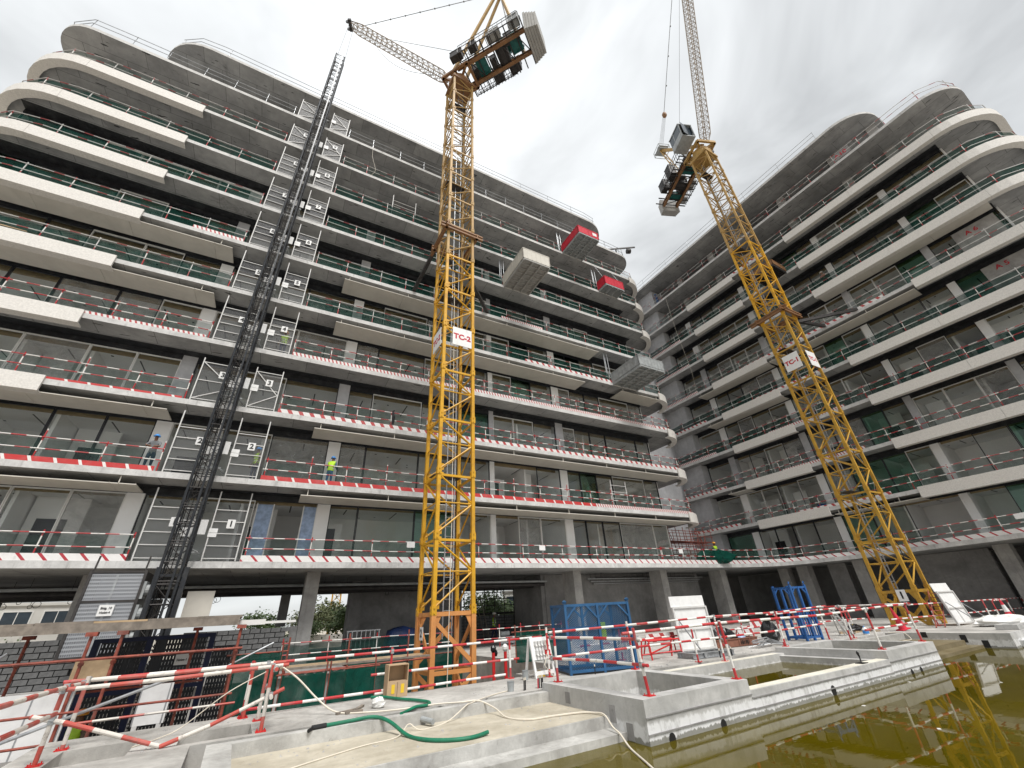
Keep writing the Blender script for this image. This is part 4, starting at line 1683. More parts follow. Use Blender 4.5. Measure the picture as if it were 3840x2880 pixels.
for e in (-.2, .25):
    tl = tip + Vector((e, 0, 0))
    mb.tube(tl, Vector((tl.x * 1.0 + e * .5, tl.y, 45.4)), .014, 4)
mb.build('hook_rope', M['rope'], c2)
# collar and ties to the sixth floor
def collar(t, z, w, mt):
    h = w / 2 + .22
    mb = MB()
    for x0, y0, x1, y1 in ((-h - .35, -h, h + .4, -h), (-h, -h - .3, -h, h + .6), (h, -h - .1, h, h + .6), (-h - .2, h, h + .2, h)):
        for dz in (-.12, .14):
            mb.beam((x0, y0, z + dz), (x1, y1, z + dz), .16, .1)
        mb.beam((x0, y0, z), (x1, y1, z), .05, .2)
    mb.build('tie_collar', M[mt], t)


collar(c2, 21.6, 1.67, 'brown_steel')
for a, b_ in (((-1.0, 1.3), lw(-4.95, .25)), ((-.2, 1.0), lw(-.45, .25)), ((1.0, 1.3), lw(1.25, .25))):
    loc = rotv((b_.x - M2[0], b_.y - M2[1], 0), -31.6)
    mb = MB()
    mb.beam((a[0], a[1], 21.6), (loc.x, loc.y, 21.4), .22, .26)
    mb.build('tie_strut', M['dark_steel'], c2)
c1, foot, tip, s, u, d, top, P, zs, zd = crane(
    'TC-1', 'mustard tower crane with TC-1 boards before the right wing', M1, 29.5, .15, 40.6, 1.67, 2.757,
    [(19, 'mustard'), (27, 'yellow'), (99, 'yellow_old_backlit')], 'yellow_old_backlit', 'mustard', (14.7, 16.0), (-.15, .99), (.174 * 10, -.985 * 10), 72.0, 42.6, True, 2.0, 7.2, '1', ('front', 'left'))
mb = MB()
# operator cab beside the jib foot
cb = P(-.4, 1.9, zs + 1.4)
dc1 = P(1, 0, 0) - P(0, 0, 0)
mb.beam(cb - dc1 * 1.0, cb + dc1 * 1.0, 1.5, .1)
mb.beam(cb - dc1 * 1.0 + Vector((0, 0, 2.1)), cb + dc1 * 1.0 + Vector((0, 0, 2.1)), 1.6, .1)
mb.beam(cb + dc1 * .98 + Vector((0, 0, .05)), cb + dc1 * .98 + Vector((0, 0, 2.05)), 1.5, .06)
for e in (-1, 1):
    n_ = Vector((-dc1.y, dc1.x, 0)) * (.72 * e)
    mb.beam(cb - dc1 * .95 + n_ + Vector((0, 0, .4)), cb + dc1 * .95 + n_ + Vector((0, 0, .4)), .06, .75)
    for f in (-.95, .2):
        mb.beam(cb + dc1 * f + n_, cb + dc1 * f + n_ + Vector((0, 0, 2.1)), .08, .08)
mb.beam(cb - dc1 * .97 + Vector((0, 0, .3)), cb - dc1 * .97 + Vector((0, 0, .31)), .06, .06)
cab = mb.build('operator_cab', M['steel_grey'], c1)
mb = MB()
for e in (-1, 1):
    n_ = Vector((-dc1.y, dc1.x, 0)) * (.72 * e)
    mb.beam(cb - dc1 * .93 + n_ + Vector((0, 0, 1.4)), cb + dc1 * .95 + n_ + Vector((0, 0, 1.4)), .02, 1.25)
mb.beam(cb - dc1 * .97 + Vector((0, 0, .1)), cb - dc1 * .97 + Vector((0, 0, 2.0)), 1.4, .02)
mb.build('cab_window', M['far_glass'], cab)
blk = top.lerp(tip, .17)
mb = MB()
for e in (-.25, -.08, .08, .25):
    sc1 = Vector((-dc1.y, dc1.x, 0))
    mb.tube(top + sc1 * e + Vector((0, 0, .5)), blk + sc1 * e * .7, .018, 4)
mb.build('luffing_rope', M['rope'], c1)
mb = MB()
mb.ball(blk, .38, 8, 5, .8, .8, 1.3)
mb.build('pulley_block', M['brown_steel'], c1)
mb = MB()
mb.tube(blk + Vector((0, 0, .3)), tip + u * .4, .035, 5)
for i in range(1, 6):
    mb.ball(blk.lerp(tip + u * .4, i / 6), .1, 6, 4)
mb.build('jib_pendant', M['rope'], c1)
mb = MB()
mb.tube(P(3.0, .5, zd + 1.2), tip + (foot - tip) * .1 + u * .3, .02, 4)
mb.build('hoist_rope', M['rope'], c1)
collar(c1, 19.7, 1.67, 'brown_steel')
for a, b_ in (((.9, .6), rw(14.6, .3)), ((.9, -.3), rw(11.9, .3))):
    loc = rotv((b_.x - M1[0], b_.y - M1[1], 0), -29.5)
    mb = MB()
    mb.beam((a[0], a[1], 19.7), (loc.x, loc.y, 21.35), .2, .24)
    mb.build('tie_strut', M['dark_steel'], c1)

# ================================================================== ground, pit, pool
def structure(mb, name, mats, ang=P_ANG, org=P_ORG, z=0):
    o = mb.build(name, mats, None, loc=org + Vector((0, 0, z)), rotz=math.radians(ang))
    o['kind'] = 'structure'
    return o


mb = MB()
mb.box((-1800, -1800, -6.6), (1800, 1800, -6.4))
structure(mb, 'ground', M['ground'])
mb = MB()
mb.prism([(-900, 31), (900, 31), (900, 900), (-900, 900)], -6.39, -2.3)
structure(mb, 'street_ground', M['ground'])
mb = MB()
mb.box((-40, 5.9, -5.75), (3.2, 17.6, -5.6))
structure(mb, 'pit_floor', M['ground'])
# deck pieces (top -1.61); platform (-1.79); kerbs (-1.62 / -1.60)
DZ = -1.61
mb = MB()
B = lambda a, b_, c, d, z, zb=-5.6: mb.box((a, b_, zb), (c, d, z))
B(-9.1, 4.62, 1.2, 5.75, DZ)
B(-9.1, -6, -8.56, 4.62, DZ)
B(-8.56, 3.42, -7.6, 4.62, DZ - .19)           # sunk pocket
B(-8.56, -6, -6.78, 3.42, DZ)
B(-7.6, 3.42, -6.98, 4.62, DZ)
B(-6.98, 3.62, -5.9, 4.62, DZ - .19)           # sunk pocket
B(-6.98, 3.42, -5.9, 3.62, DZ)
B(-5.9, 3.42, 1.2, 4.62, DZ)
structure(mb, 'pool_deck', M['deck'])
mb = MB()
B(1.2, 3.22, 3.4, 6.5, DZ)
B(3.4, 3.72, 19.4, 17.4, DZ)
B(19.5, -.3, 60, 17.4, DZ)
structure(mb, 'yard_deck', M['deck'])
mb = MB()
B(-6.78, 3.17, 1.2, 3.42, -1.92)
B(-6.78, -6, -6.55, 3.17, -1.92)
structure(mb, 'drain_channel', M['conc'])
mb = MB()
B(-6.55, 2.95, 0.0, 3.17, -1.60)
B(-6.55, -6, -6.2, 2.95, -1.602)
structure(mb, 'pool_kerb', M['curb'])
mb = MB()
B(-6.2, 1.02, 0.0, 2.95, -1.79)
structure(mb, 'shallow_platform', [M['sand']])
mb = MB()
B(13.2, 1.0, 19.35, 2.95, -1.83)
B(13.2, .5, 19.35, 1.0, -1.99)
B(13.2, .05, 19.35, .5, -2.16)
structure(mb, 'wet_platform', [M['sand_wet']])
mb = MB()
B(-6.2, .98, 0.0, 1.02, -1.795)
structure(mb, 'platform_riser', M['curb'])
mb = MB()
B(-6.2, .52, .0, .98, -1.975)
structure(mb, 'pool_step', M['curb'])
mb = MB()
B(-6.2, .06, -.02, .52, -2.16)
B(-6.2, -.4, -.02, .06, -2.36)
structure(mb, 'sunk_step', M['curb'])
mb = MB()
B(13.2, 2.95, 19.4, 3.17, -1.6)
B(19.35, -.32, 19.5, 3.17, -1.6)
B(19.5, -.34, 45, -.3, -1.66)
structure(mb, 'pool_kerb', M['curb'])
mb = MB()
B(13.2, 3.17, 19.4, 3.72, -1.9)
B(3.08, 3.3, 9.7, 3.72, -1.75)
structure(mb, 'drain_channel', M['conc'])
mb = MB()
B(-60, -60, 60, 6, -3.6)
structure(mb, 'pool_floor', M['conc'])
mb = MB()
mb.box((-60, -30, -5.6), (70, -7.3, -1.62))
structure(mb, 'pool_edge', M['deck'])

# murky pool water
m, N, L, out = newmat('pool_water')
tr = N.new('ShaderNodeBsdfTransparent')
tr.inputs['Color'].default_value = (.42, .34, .03, 1)
df = N.new('ShaderNodeBsdfDiffuse')
v = coords(N, L)
df_c = mixc(N, L, ramp(N, L, noise(N, L, v, .35, 4, .6, .6), .3, .7), (.082, .062, .001), (.12, .093, .003))
L.new(df_c, df.inputs['Color'])
ms = N.new('ShaderNodeMixShader')
ms.inputs[0].default_value = .80
L.new(tr.outputs[0], ms.inputs[1])
L.new(df.outputs[0], ms.inputs[2])
gl_ = N.new('ShaderNodeBsdfGlossy')
gl_.inputs['Roughness'].default_value = .012
bp = N.new('ShaderNodeBump')
bp.inputs['Strength'].default_value = .022
bp.inputs['Distance'].default_value = .03
L.new(noise(N, L, coords(N, L, 'Object', (1, 2.2, 1)), 2.2, 3, .5, .5), bp.inputs['Height'])
L.new(bp.outputs['Normal'], gl_.inputs['Normal'])
fr = N.new('ShaderNodeFresnel')
fr.inputs['IOR'].default_value = 1.33
L.new(bp.outputs['Normal'], fr.inputs['Normal'])
m3 = N.new('ShaderNodeMixShader')
L.new(fr.outputs[0], m3.inputs[0])
L.new(ms.outputs[0], m3.inputs[1])
L.new(gl_.outputs[0], m3.inputs[2])
L.new(m3.outputs[0], out.inputs['Surface'])
M['water'] = m
mb = MB()
n = 0
mb.v = [(-6.2, -7.3, -2.09), (60, -7.3, -2.09), (60, 3.0, -2.09), (-6.2, 3.0, -2.09)]
mb.face((0, 1, 2, 3))
structure(mb, 'pool_water', M['water'])

M['rim'] = concrete('rim_cream', (.58, .55, .46), (.74, .71, .61), 1.2, 0, None, (.4, .36, .28), .35)
# planter boxes and the spa between them (board-marked concrete)
M['pool_wall'] = concrete('pool_wall_concrete', (.36, .355, .34), (.56, .55, .53), 1.1, .35, None, (.16, .15, .13), .5, fine=40)
nt = M['pool_wall'].node_tree
N, L = nt.nodes, nt.links
bsdf = [n for n in N if n.type == 'BSDF_PRINCIPLED'][0]
src = bsdf.inputs['Base Color'].links[0].from_socket
sp = N.new('ShaderNodeSeparateXYZ')
tc = N.new('ShaderNodeTexCoord')
L.new(tc.outputs['Object'], sp.inputs[0])
sv = coords(N, L, 'Object', (4, 4, .45))
rg = noise(N, L, sv, 1.6, 6, .72)
ed = N.new('ShaderNodeMath')
ed.operation = 'MULTIPLY_ADD'
ed.inputs[1].default_value = .26
L.new(rg, ed.inputs[0])
L.new(sp.outputs['Z'], ed.inputs[2])
# lime bloom hanging in ragged curtains above the water, wet tide line below
c = mixc(N, L, ramp(N, L, ed.outputs[0], -1.70, -1.66, .72, 0), src, (.76, .76, .76))
bl = noise(N, L, coords(N, L, 'Object', (2.4, 2.4, .9)), 2.0, 6, .72, .8)
c = mixc(N, L, ramp(N, L, bl, .48, .6, 0, .75), c, src)
c = mixc(N, L, ramp(N, L, ed.outputs[0], -1.90, -1.885, .85, 0), c, (.17, .165, .14))
L.new(c, bsdf.inputs['Base Color'])


def ring(t, nm, x0, y0, x1, y1, w, z, zb, mat):
    mb = MB()
    mb.box((x0, y0, zb), (x1, y0 + w, z))
    mb.box((x0, y1 - w, zb), (x1, y1, z))
    mb.box((x0, y0 + w, zb), (x0 + w, y1 - w, z))
    mb.box((x1 - w, y0 + w, zb), (x1, y1 - w, z))
    return mb.build(nm, mat, t)


for nm, x0, x1, lab in (('a', 0.0, 3.08, 'square grey concrete planter box at the near corner of the pool'),
                        ('b', 9.7, 13.17, 'square grey concrete planter box at the far corner, beyond the sunk spa')):
    t = thing('planter_box', lab, 'planter box', pw(x0, 0, 0), P_ANG, 'concrete planter boxes of the pool')
    ring(t, 'wall', 0, -.03, x1 - x0, 3.22, .34, -1.45, -4, M['pool_wall'])
    mb = MB()
    mb.box((.34, .31, -4), (x1 - x0 - .34, 2.88, -2.25))
    mb.build('floor', M['conc'], t)
    # two projecting joint lines round the outside
    mb = MB()
    for z in (-1.72, -1.95):
        mb.box((-.012, -.05, z), (x1 - x0 + .012, -.028, z + .018))
    mb.build('joint_ridge', M['conc_dark'], t)
    mb = MB()
    for x in ((.55, 2.0) if nm == 'a' else (1.1, 1.75)):
        mb.path([(x, -.034, -2.06), (x, .05, -2.06)], .085, 14)
    mb.build('pipe_opening', M['black'], t)
    if nm == 'a':
        for y, z, h_ in ((2.15, -1.74, .2), (.75, -1.88, .27), (.33, -2.08, .25)):
            mb = MB()
            mb.box((-.006, y, z), (.05, y + .17, z + h_))
            mb.build('overflow_notch', M['conc_dark'], t)
t = thing('planter_box', 'long low concrete wall with ledge at the far right edge of the pool', 'planter box', pw(19.3, 0, 0), P_ANG, 'concrete planter boxes of the pool')
mb = MB()
mb.box((0, -.42, -4), (26, -.305, -1.58))
mb.box((-.04, -.42, -4), (.045, 3.2, -1.585))
mb.build('wall', M['pool_wall'], t)
mb = MB()
mb.box((.6, -1.15, -4), (26, -.425, -1.86))
mb.build('ledge', M['pool_wall'], t)
for y, z, h_ in ((2.15, -1.76, .2), (.9, -1.92, .27), (.3, -2.08, .25)):
    mb = MB()
    mb.box((-.046, y, z), (-.02, y + .2, z + h_))
    mb.build('overflow_notch', M['black'], t)
t = thing('planter_box', 'raised pale concrete box end at the far right, behind the white sheets', 'planter box', pw(21.6, -.2, 0), P_ANG, 'concrete planter boxes of the pool')
ring(t, 'wall', 0, 0, 6, .7, .2, -1.42, -1.6, M['pool_wall'])
t = thing('spa_basin', 'sunk spa basin with pale rim and green water between the two planter boxes', 'basin', pw(3.08, 0, 0), P_ANG)
mb = MB()
mb.box((.0, -.03, -4), (6.62, .3, -1.65))
mb.box((.0, 2.95, -4), (6.62, 3.3, -1.6))
mb.box((6.3, .3, -4), (6.62, 2.95, -1.66))
mb.build('wall', M['pool_wall'], t)
mb = MB()
mb.box((-.002, .02, -1.65), (6.6, .27, -1.642))
mb.box((.3, 2.97, -1.6), (6.3, 3.2, -1.592))
mb.build('rim', M['rim'], t)
mb = MB()
for z in (-1.78, -1.96):
    mb.box((0, -.05, z), (6.62, -.028, z + .018))
mb.build('joint_ridge', M['conc_dark'], t)
mb = MB()
mb.path([(3.2, -.034, -2.0), (3.2, .05, -2.0)], .11, 14)
mb.build('pipe_opening', M['black'], t)
mb = MB()
mb.v = [(.0, .3, -1.83), (6.3, .3, -1.83), (6.3, 2.95, -1.83), (.0, 2.95, -1.83)]
mb.face((0, 1, 2, 3))
mb.build('spa_water', M['water'], t)
mb = MB()
mb.box((5.2, .02, -1.64), (5.5, .22, -1.625))
mb.path([(5.34, .12, -1.63), (5.36, .12, -1.5), (5.33, .12, -1.4), (5.31, .12, -1.36)], [.012, .02, .035, .01], 8)
mb.build('lamp_stub', M['black'], t)

# ================================================================== guard rails near the camera
NG = 'red and white guard rails round the pool'


def nrail(label, posts, tubes, mat='rail_near', group=NG, r=.029, pr=.029):
    """posts: (x, y, zbase, ztop[, dx, dy lean]); tubes: list of point lists, pool frame"""
    t = thing('guard_rail', label, 'guard rail', P_ORG, P_ANG, group)
    for p in posts:
        x, y, z0, z1 = p[:4]
        dx, dy = (p[4], p[5]) if len(p) > 4 else (0, 0)
        mb = MB()
        mb.path([(x, y, z0), (x + dx, y + dy, z1)], pr, 10, random.uniform(0, .4))
        po = mb.build('post', M[mat], t)
        mb = MB()
        mb.box((x - .085, y - .085, z0 + .001), (x + .085, y + .085, z0 + .012))
        for a, b_ in ((-.06, -.06), (.06, -.06), (.06, .06), (-.06, .06)):
            mb.cyl((x + a, y + b_), .009, z0 + .012, z0 + .04, 6)
        mb.build('base_plate', M['red'], po)
    for pts in tubes:
        mb = MB()
        mb.path(pts, r, 10, random.uniform(0, .8))
        tu = mb.build('rail', M[mat], t)
        # scaffold couplers where the rail passes a post
        for p in posts:
            for a, b_ in zip(pts, pts[1:]):
                a, b_ = Vector(a), Vector(b_)
                d = b_ - a
                L2 = d.xy.length_squared
                if L2 < 1e-6:
                    continue
                k = max(0, min(1, (Vector((p[0], p[1])) - a.xy).dot(d.xy) / L2))
                q = a + d * k
                if (q.xy - Vector((p[0], p[1]))).length < .13 and p[2] < q.z < p[3] + .1:
                    mb = MB()
                    dn = d.normalized()
                    mb.path([q - dn * .03, q + dn * .03], .042, 8)
                    mb.box((q.x - .035, q.y - .035, q.z - .05), (q.x + .035, q.y + .035, q.z + .05))
                    mb.build('coupler', M['steel_grey'], tu)
                    break
    return t


nrail('long red and white rail along the pit edge, behind the green hoses', [(-6.04, 5.5, DZ, -.62), (-2.93, 5.68, DZ, -.6), (.57, 5.7, DZ, -.6), (1.45, 5.0, DZ, -.4)],
      [[(-9.1, 5.56, -.7), (-5, 5.58, -.69), (-.4, 5.74, -.68), (1.75, 5.74, -.66)], [(-3.4, 5.72, -1.15), (.9, 5.75, -1.16)], [(-6.1, 5.54, -1.49), (-3.0, 5.62, -1.48)], [(-3.3, 5.6, -1.53), (-1.0, 5.68, -1.5), (.4, 5.7, -1.5)]])
PA, PC, PD, PR = (.37, .17), (.3, 2.98), (2.98, .14), (2.9, 3.06)
nrail('red and white rail on top of the near planter box', [(*PA, -1.45, -.36, -.14, .0), (*PC, -1.45, -.36), (*PD, -1.45, -.36, -.1, 0), (*PR, -1.45, -.34, -.06, 0)],
      [[(.18, 3.1, -.55), (.3, 1.6, -.55), (.28, .05, -.55)], [(.16, 3.15, -.98), (.36, 1.6, -.97), (.3, -.0, -.97)]])
nrail('long red and white rail along the front rim of the spa between the planter boxes', [(10.1, .2, -1.45, -.36, -.06, 0), (13.1, .22, -1.45, -.36, -.1, 0)],
      [[(-.05, .2, -.44), (3, .2, -.41), (7.4, .22, -.45), (10.3, .2, -.39), (13.3, .2, -.35)], [(9.7, .26, -.94), (12, .26, -.93), (13.6, .26, -.9)]])
nrail('red and white rail along the back of the spa', [(6.75, 3.12, -1.6, -.4), (6.3, 3.75, DZ, -.72), (10.1, 3.05, -1.45, -.38), (13.6, 3.3, -1.5, -.39)],
      [[(.2, 3.06, -.45), (2.9, 3.1, -.43), (6.8, 3.14, -.39), (10.5, 3.1, -.42), (14.2, 3.3, -.34)], [(.3, 3.05, -.97), (2.9, 3.08, -.96), (6.8, 3.1, -.97), (10, 3.08, -.97), (13.4, 3.2, -.93)]])
nrail('short red and white rail closing the far side of the far planter box', [(13.5, 2.5, -1.5, -.38), (11.8, 4.1, DZ, -.5), (16.2, 3.6, DZ, -.4)],
      [[(13.15, .1, -.36), (13.4, 1.8, -.36), (13.6, 3.5, -.37)], [(11.4, 4.2, -.52), (16.6, 3.7, -.47)]])
nrail('red and white rail at the far right behind the white formwork panel', [(27.27, 1.9, DZ, -.55), (29.5, 2.1, DZ, -.6), (33, 2.3, DZ, -.62), (37, 2.5, DZ, -.65), (24.5, 3.3, DZ, -.5)],
      [[(20.0, 3.5, -.55), (27, 2.6, -.6), (33, 2.4, -.65), (41, 2.6, -.75)], [(20, 3.5, -1.1), (27, 2.6, -1.14), (33, 2.4, -1.2), (41, 2.6, -1.3)], [(26.0, 1.2, -.6), (31, 1.9, -.66)]])
nrail('red and white rail further back on the yard, before the columns', [(5.5, 6.3, DZ, -.55), (9.0, 6.4, DZ, -.5), (12.6, 6.2, DZ, -.5), (16.5, 6.0, DZ, -.5), (20.5, 5.4, DZ, -.6)],
      [[(3.6, 6.4, -.62), (9, 6.35, -.56), (14.5, 6.15, -.55), (22, 5.4, -.6)], [(3.6, 6.4, -1.08), (9, 6.35, -1.06), (14.5, 6.15, -1.05), (22, 5.4, -1.12)]])
nrail('worn red and white scaffold frame at the near left edge of the deck', [(-8.68, 3.74, DZ, -.6, .0, .02), (-8.62, 4.77, DZ, -.6), (-5.78, 4.86, DZ, -.62), (-5.77, 3.65, DZ, -.62, 0, .03), (-6.02, 5.4, DZ, -.64)],
      [[(-8.85, 4.84, -.66), (-7.6, 4.85, -.68), (-5.45, 4.82, -.655)], [(-8.9, 3.72, -.70), (-7.4, 3.7, -.69), (-5.5, 3.7, -.64)], [(-8.66, 5.1, -.71), (-8.66, 3.4, -.66), (-8.66, .6, -.63)], [(-8.64, 3.6, -.99), (-8.66, 1.0, -.98)],
       [(-8.95, 3.78, -1.01), (-8.5, 3.72, -1.13), (-7.2, 3.6, -1.585)], [(-7.2, 3.56, -1.585), (-6.6, 3.62, -1.42), (-5.5, 3.75, -1.02)], [(-5.72, 5.1, -.7), (-5.72, 3.4, -.68)], [(-5.72, 5.0, -1.06), (-5.72, 3.4, -1.1)]], 'rail_worn', NG, .032, .032)
mb = MB()
mb.path([(-9.8, 5.1, -1.55), (-8.88, 5.0, -1.24), (-7.4, 4.75, -.75)], .026, 8)
tag(mb.build('scaffold_tube', M['galv'], None, loc=P_ORG, rotz=math.radians(P_ANG)), 'loose grey scaffold tube leaning across the worn frame at the left', 'scaffold tube')

# ================================================================== scaffold landing and screens in the pit at the left
sc_ = thing('timber_landing', 'timber landing on red props in front of the hoist, planks along its edge', 'scaffold', P_ORG, P_ANG)
mb = MB()
mb.box((-15, 7.0, .1), (-6.5, 7.12, .27))
mb.build('edge_beam', M['timber'], sc_)
for i in range(9):
    mb = MB()
    x = -15 + i * .95
    mb.box((x, 7.02 + .01 * (i % 2), .272), (x + .945, 10.15, .31 + .006 * (i % 3)))  # planks lengthened out of view to shade the hoist enclosure
    mb.build('plank', M['timber'] if i % 3 else M['ply'], sc_)
mb = MB()
mb.box((-6.5, 7.2, .08), (-5.9, 7.32, .2))
mb.box((-6.4, 8.0, .1), (-5.1, 8.2, .16))
mb.build('loose_board', M['plastic_white'], sc_)
for x, y in ((-9.25, 7.06), (-8.72, 7.06), (-6.42, 7.06), (-12.2, 7.06), (-10.6, 8.4), (-7.4, 8.4)):
    mb = MB()
    mb.cyl((x, y), .032, -5.58, .02, 8)
    mb.box((x - .1, y - .08, .02), (x + .1, y + .08, .1))
    mb.cyl((x, y), .05, -.52, -.46, 8)
    mb.build('prop', M['rust_tube'], sc_)
for x0, x1, y, z in ((-15, -6.3, 6.96, -.42), (-13, -6.3, 6.9, -1.32), (-13, -6.3, 6.9, -1.8), (-9.1, -6.2, 6.84, -1.5), (-12.5, -7, 8.3, -1.1), (-15, -6.3, 6.96, -2.8)):
    mb = MB()
    mb.tube((x0, y, z), (x1, y, z + .02), .027 if z > -.5 else .024, 7)
    mb.build('ledger', M['rust_tube'] if z != -1.5 else M['rail_worn'], sc_)
for x0, y0, z0, x1, y1, z1 in ((-6.9, 7.3, -.95, -5.6, 7.3, -.35), (-12, 7.2, -1.6, -10.5, 7.2, -.2)):
    mb = MB()
    mb.tube((x0, y0, z0), (x1, y1, z1), .024, 7)
    mb.build('brace', M['galv'], sc_)
mb = MB()
mb.box((-9.4, 7.3, -.78), (-8.75, 7.33, -.44))
tag(mb.build('plywood_sheet', M['ply'], None, loc=P_ORG, rotz=math.radians(P_ANG)), 'small plywood sheet tied to the red props under the timber landing', 'board')
for i, (x0, x1, z0, z1, y) in enumerate(((-10.5, -9.25, -2.05, -.97, 7.5), (-8.1, -7.52, -1.76, -1.02, 7.5))):
    t = thing('insulation_panel', ('wide' if not i else 'narrow') + ' white panel on legs standing in the pit at the left, behind the worn frame', 'panel', pw(x0, y, -5.6), P_ANG, 'white panels in the pit')
    mb = MB()
    w = x1 - x0
    mb.box((0, 0, z0 + 5.6), (w, .08, z1 + 5.6))
    mb.build('sheet', M['white'], t)
    mb = MB()
    for q in ((.0, w / 2 - .02, w - .06) if not i else (.0, w - .06)):
        mb.box((q, -.012, z0 + 5.6), (q + .025, -.002, z1 + 5.6))
    mb.build('joint_strip', M['galv'], t)
    for q in (.03, w - .12):
        mb = MB()
        mb.box((q, .0, 0), (q + .09, .08, z0 + 5.598))
        mb.build('leg', M['white_steel'], t)
for i, (x0, x1, z0, z1, y, lab) in enumerate(((-6.45, -5.2, -4, -.62, 9.2, 'green shade net hung on red tubes right of the hoist enclosure'), (-5.1, -3.9, -4, -1.2, 9.0, 'dark green shade net below the plank walkway, left part'),
                                              (-3.8, -2.45, -4, -1.2, 9.0, 'dark green shade net below the plank walkway behind the carton'), (-2.4, 2.6, -4, -1.35, 13.6, 'green shade net in the pit behind the orange crane base'),
                                              (2.75, 5.3, -1.6, -.6, 9.0, 'green shade net on the far yard rail behind the socket board'))):
    t = thing('shade_net', lab, 'net screen', P_ORG, P_ANG, 'green net screens')
    mb = MB()
    n = 14
    for k in range(n + 1):
        x = x0 + (x1 - x0) * k / n
        b = len(mb.v)
        dy = random.uniform(-.06, .06)
        mb.v += [(x, y + dy, z0), (x, y + dy * .4, (z0 + z1) / 2), (x, y, z1 - .05 * abs(math.sin(k * 1.1)))]
        if k:
            for q in range(2):
                mb.face((b - 3 + q, b + q, b + q + 1, b - 2 + q))
    mb.build('net', M['net_screen'], t)
    for x in (x0, x1):
        mb = MB()
        mb.cyl((x, y + .05), .025, z0 if z0 > -3 else -5.58, z1 + .22, 7)
        mb.build('post', M['rust_tube'], t)
    for z in (z1 - .02, z0 + (z1 - z0) * .55):
        mb = MB()
        mb.tube((x0 - .15, y + .09, z), (x1 + .15, y + .09, z), .024, 7)
        mb.build('rail', M['rust_tube'], t)
t = thing('plank_walkway', 'plank walkway on red tubes crossing the pit left of the yellow crane', 'walkway', P_ORG, P_ANG)
for i in range(5):
    mb = MB()
    mb.box((-5.3, 9.7 + i * .26, -1.16 + .01 * (i % 2)), (-.4 - .2 * (i % 3), 9.94 + i * .26, -1.11 + .01 * (i % 2)))
    mb.build('plank', M['ply'] if i % 2 else M['timber'], t)
mb = MB()
for x in (-5, -3.2, -1.2):
    mb.tube((x, 9.6, -1.2), (x, 11.2, -1.2), .025, 6)
    mb.cyl((x, 9.75), .026, -5.58, -.3, 6)
mb.tube((-5.3, 9.68, -1.25), (-.4, 9.68, -1.2), .03, 6)
mb.build('support_tube', M['rust_tube'], t)
guard(L_ORG, L_ANG, [(-9.2, 1.42), (-4, 1.42), (-.5, 1.42)], GF, 'guard rail with net on the ground floor edge left of the orange crane base', gl, 2.0, 'net_dense', None, True, top=.95)
guard(L_ORG, L_ANG, [(.5, 1.42), (6.4, 1.42)], GF, 'guard rail on the ground floor edge right of the orange crane base', gl, 1.4, None, None, True, top=.95)
mb = MB()
mb.box((-31, 1.55, -5.6), (7.5, 1.9, GF - .36))
tag(mb.build('retaining_wall', M['conc'], None, loc=L_ORG, rotz=math.radians(L_ANG)), 'grey concrete retaining wall of the pit under the ground floor edge', 'wall')
# fire mains
for i, (x, lab) in enumerate(((1.5, 'red pipe stub with a black bag tied on top, behind the rail'), (1.98, 'red pipe stub with a white cloth tied on top, behind the rail'))):
    t = thing('pipe_stub', lab, 'pipe', pw(x, 8.5, -5.6), P_ANG, 'red pipe stubs')
    mb = MB()
    mb.cyl((0, 0), .055, .01, 4.45, 12)
    mb.build('pipe', M['red'], t)
    mb = MB()
    mb.ball((0, 0, 4.55), .1, 8, 5, 1.1, 1, 1.3)
    if not i:
        mb.ball((.1, 0, 4.42), .07, 7, 4, 1, 1, 1.6)
    mb.build('wrapping', M['plastic_black' if not i else 'plastic_white'], t)
# carton shelf by the rail
t = thing('carton_box', 'tall open carton box with yellow labels standing by the rail', 'box', pw(-3.1, 5.25, DZ), P_ANG)
mb = MB()
for lo, hi in (((0, 0, .004), (.02, .33, .66)), ((.48, 0, .004), (.5, .33, .66)), ((.02, .31, .004), (.48, .33, .66)), ((.02, 0, .64), (.48, .31, .66)), ((.02, 0, .3), (.48, .31, .32)), ((.02, 0, .004), (.24, .02, .3)), ((.25, 0, .004), (.48, .02, .3))):
    mb.box(lo, hi)
mb.build('carton', M['carton'], t)
mb = MB()
for q in (.1, .33):
    mb.box((q, -.006, .08), (q + .08, -.001, .26))
mb.build('label_sticker', M['helmet_yellow'], t)

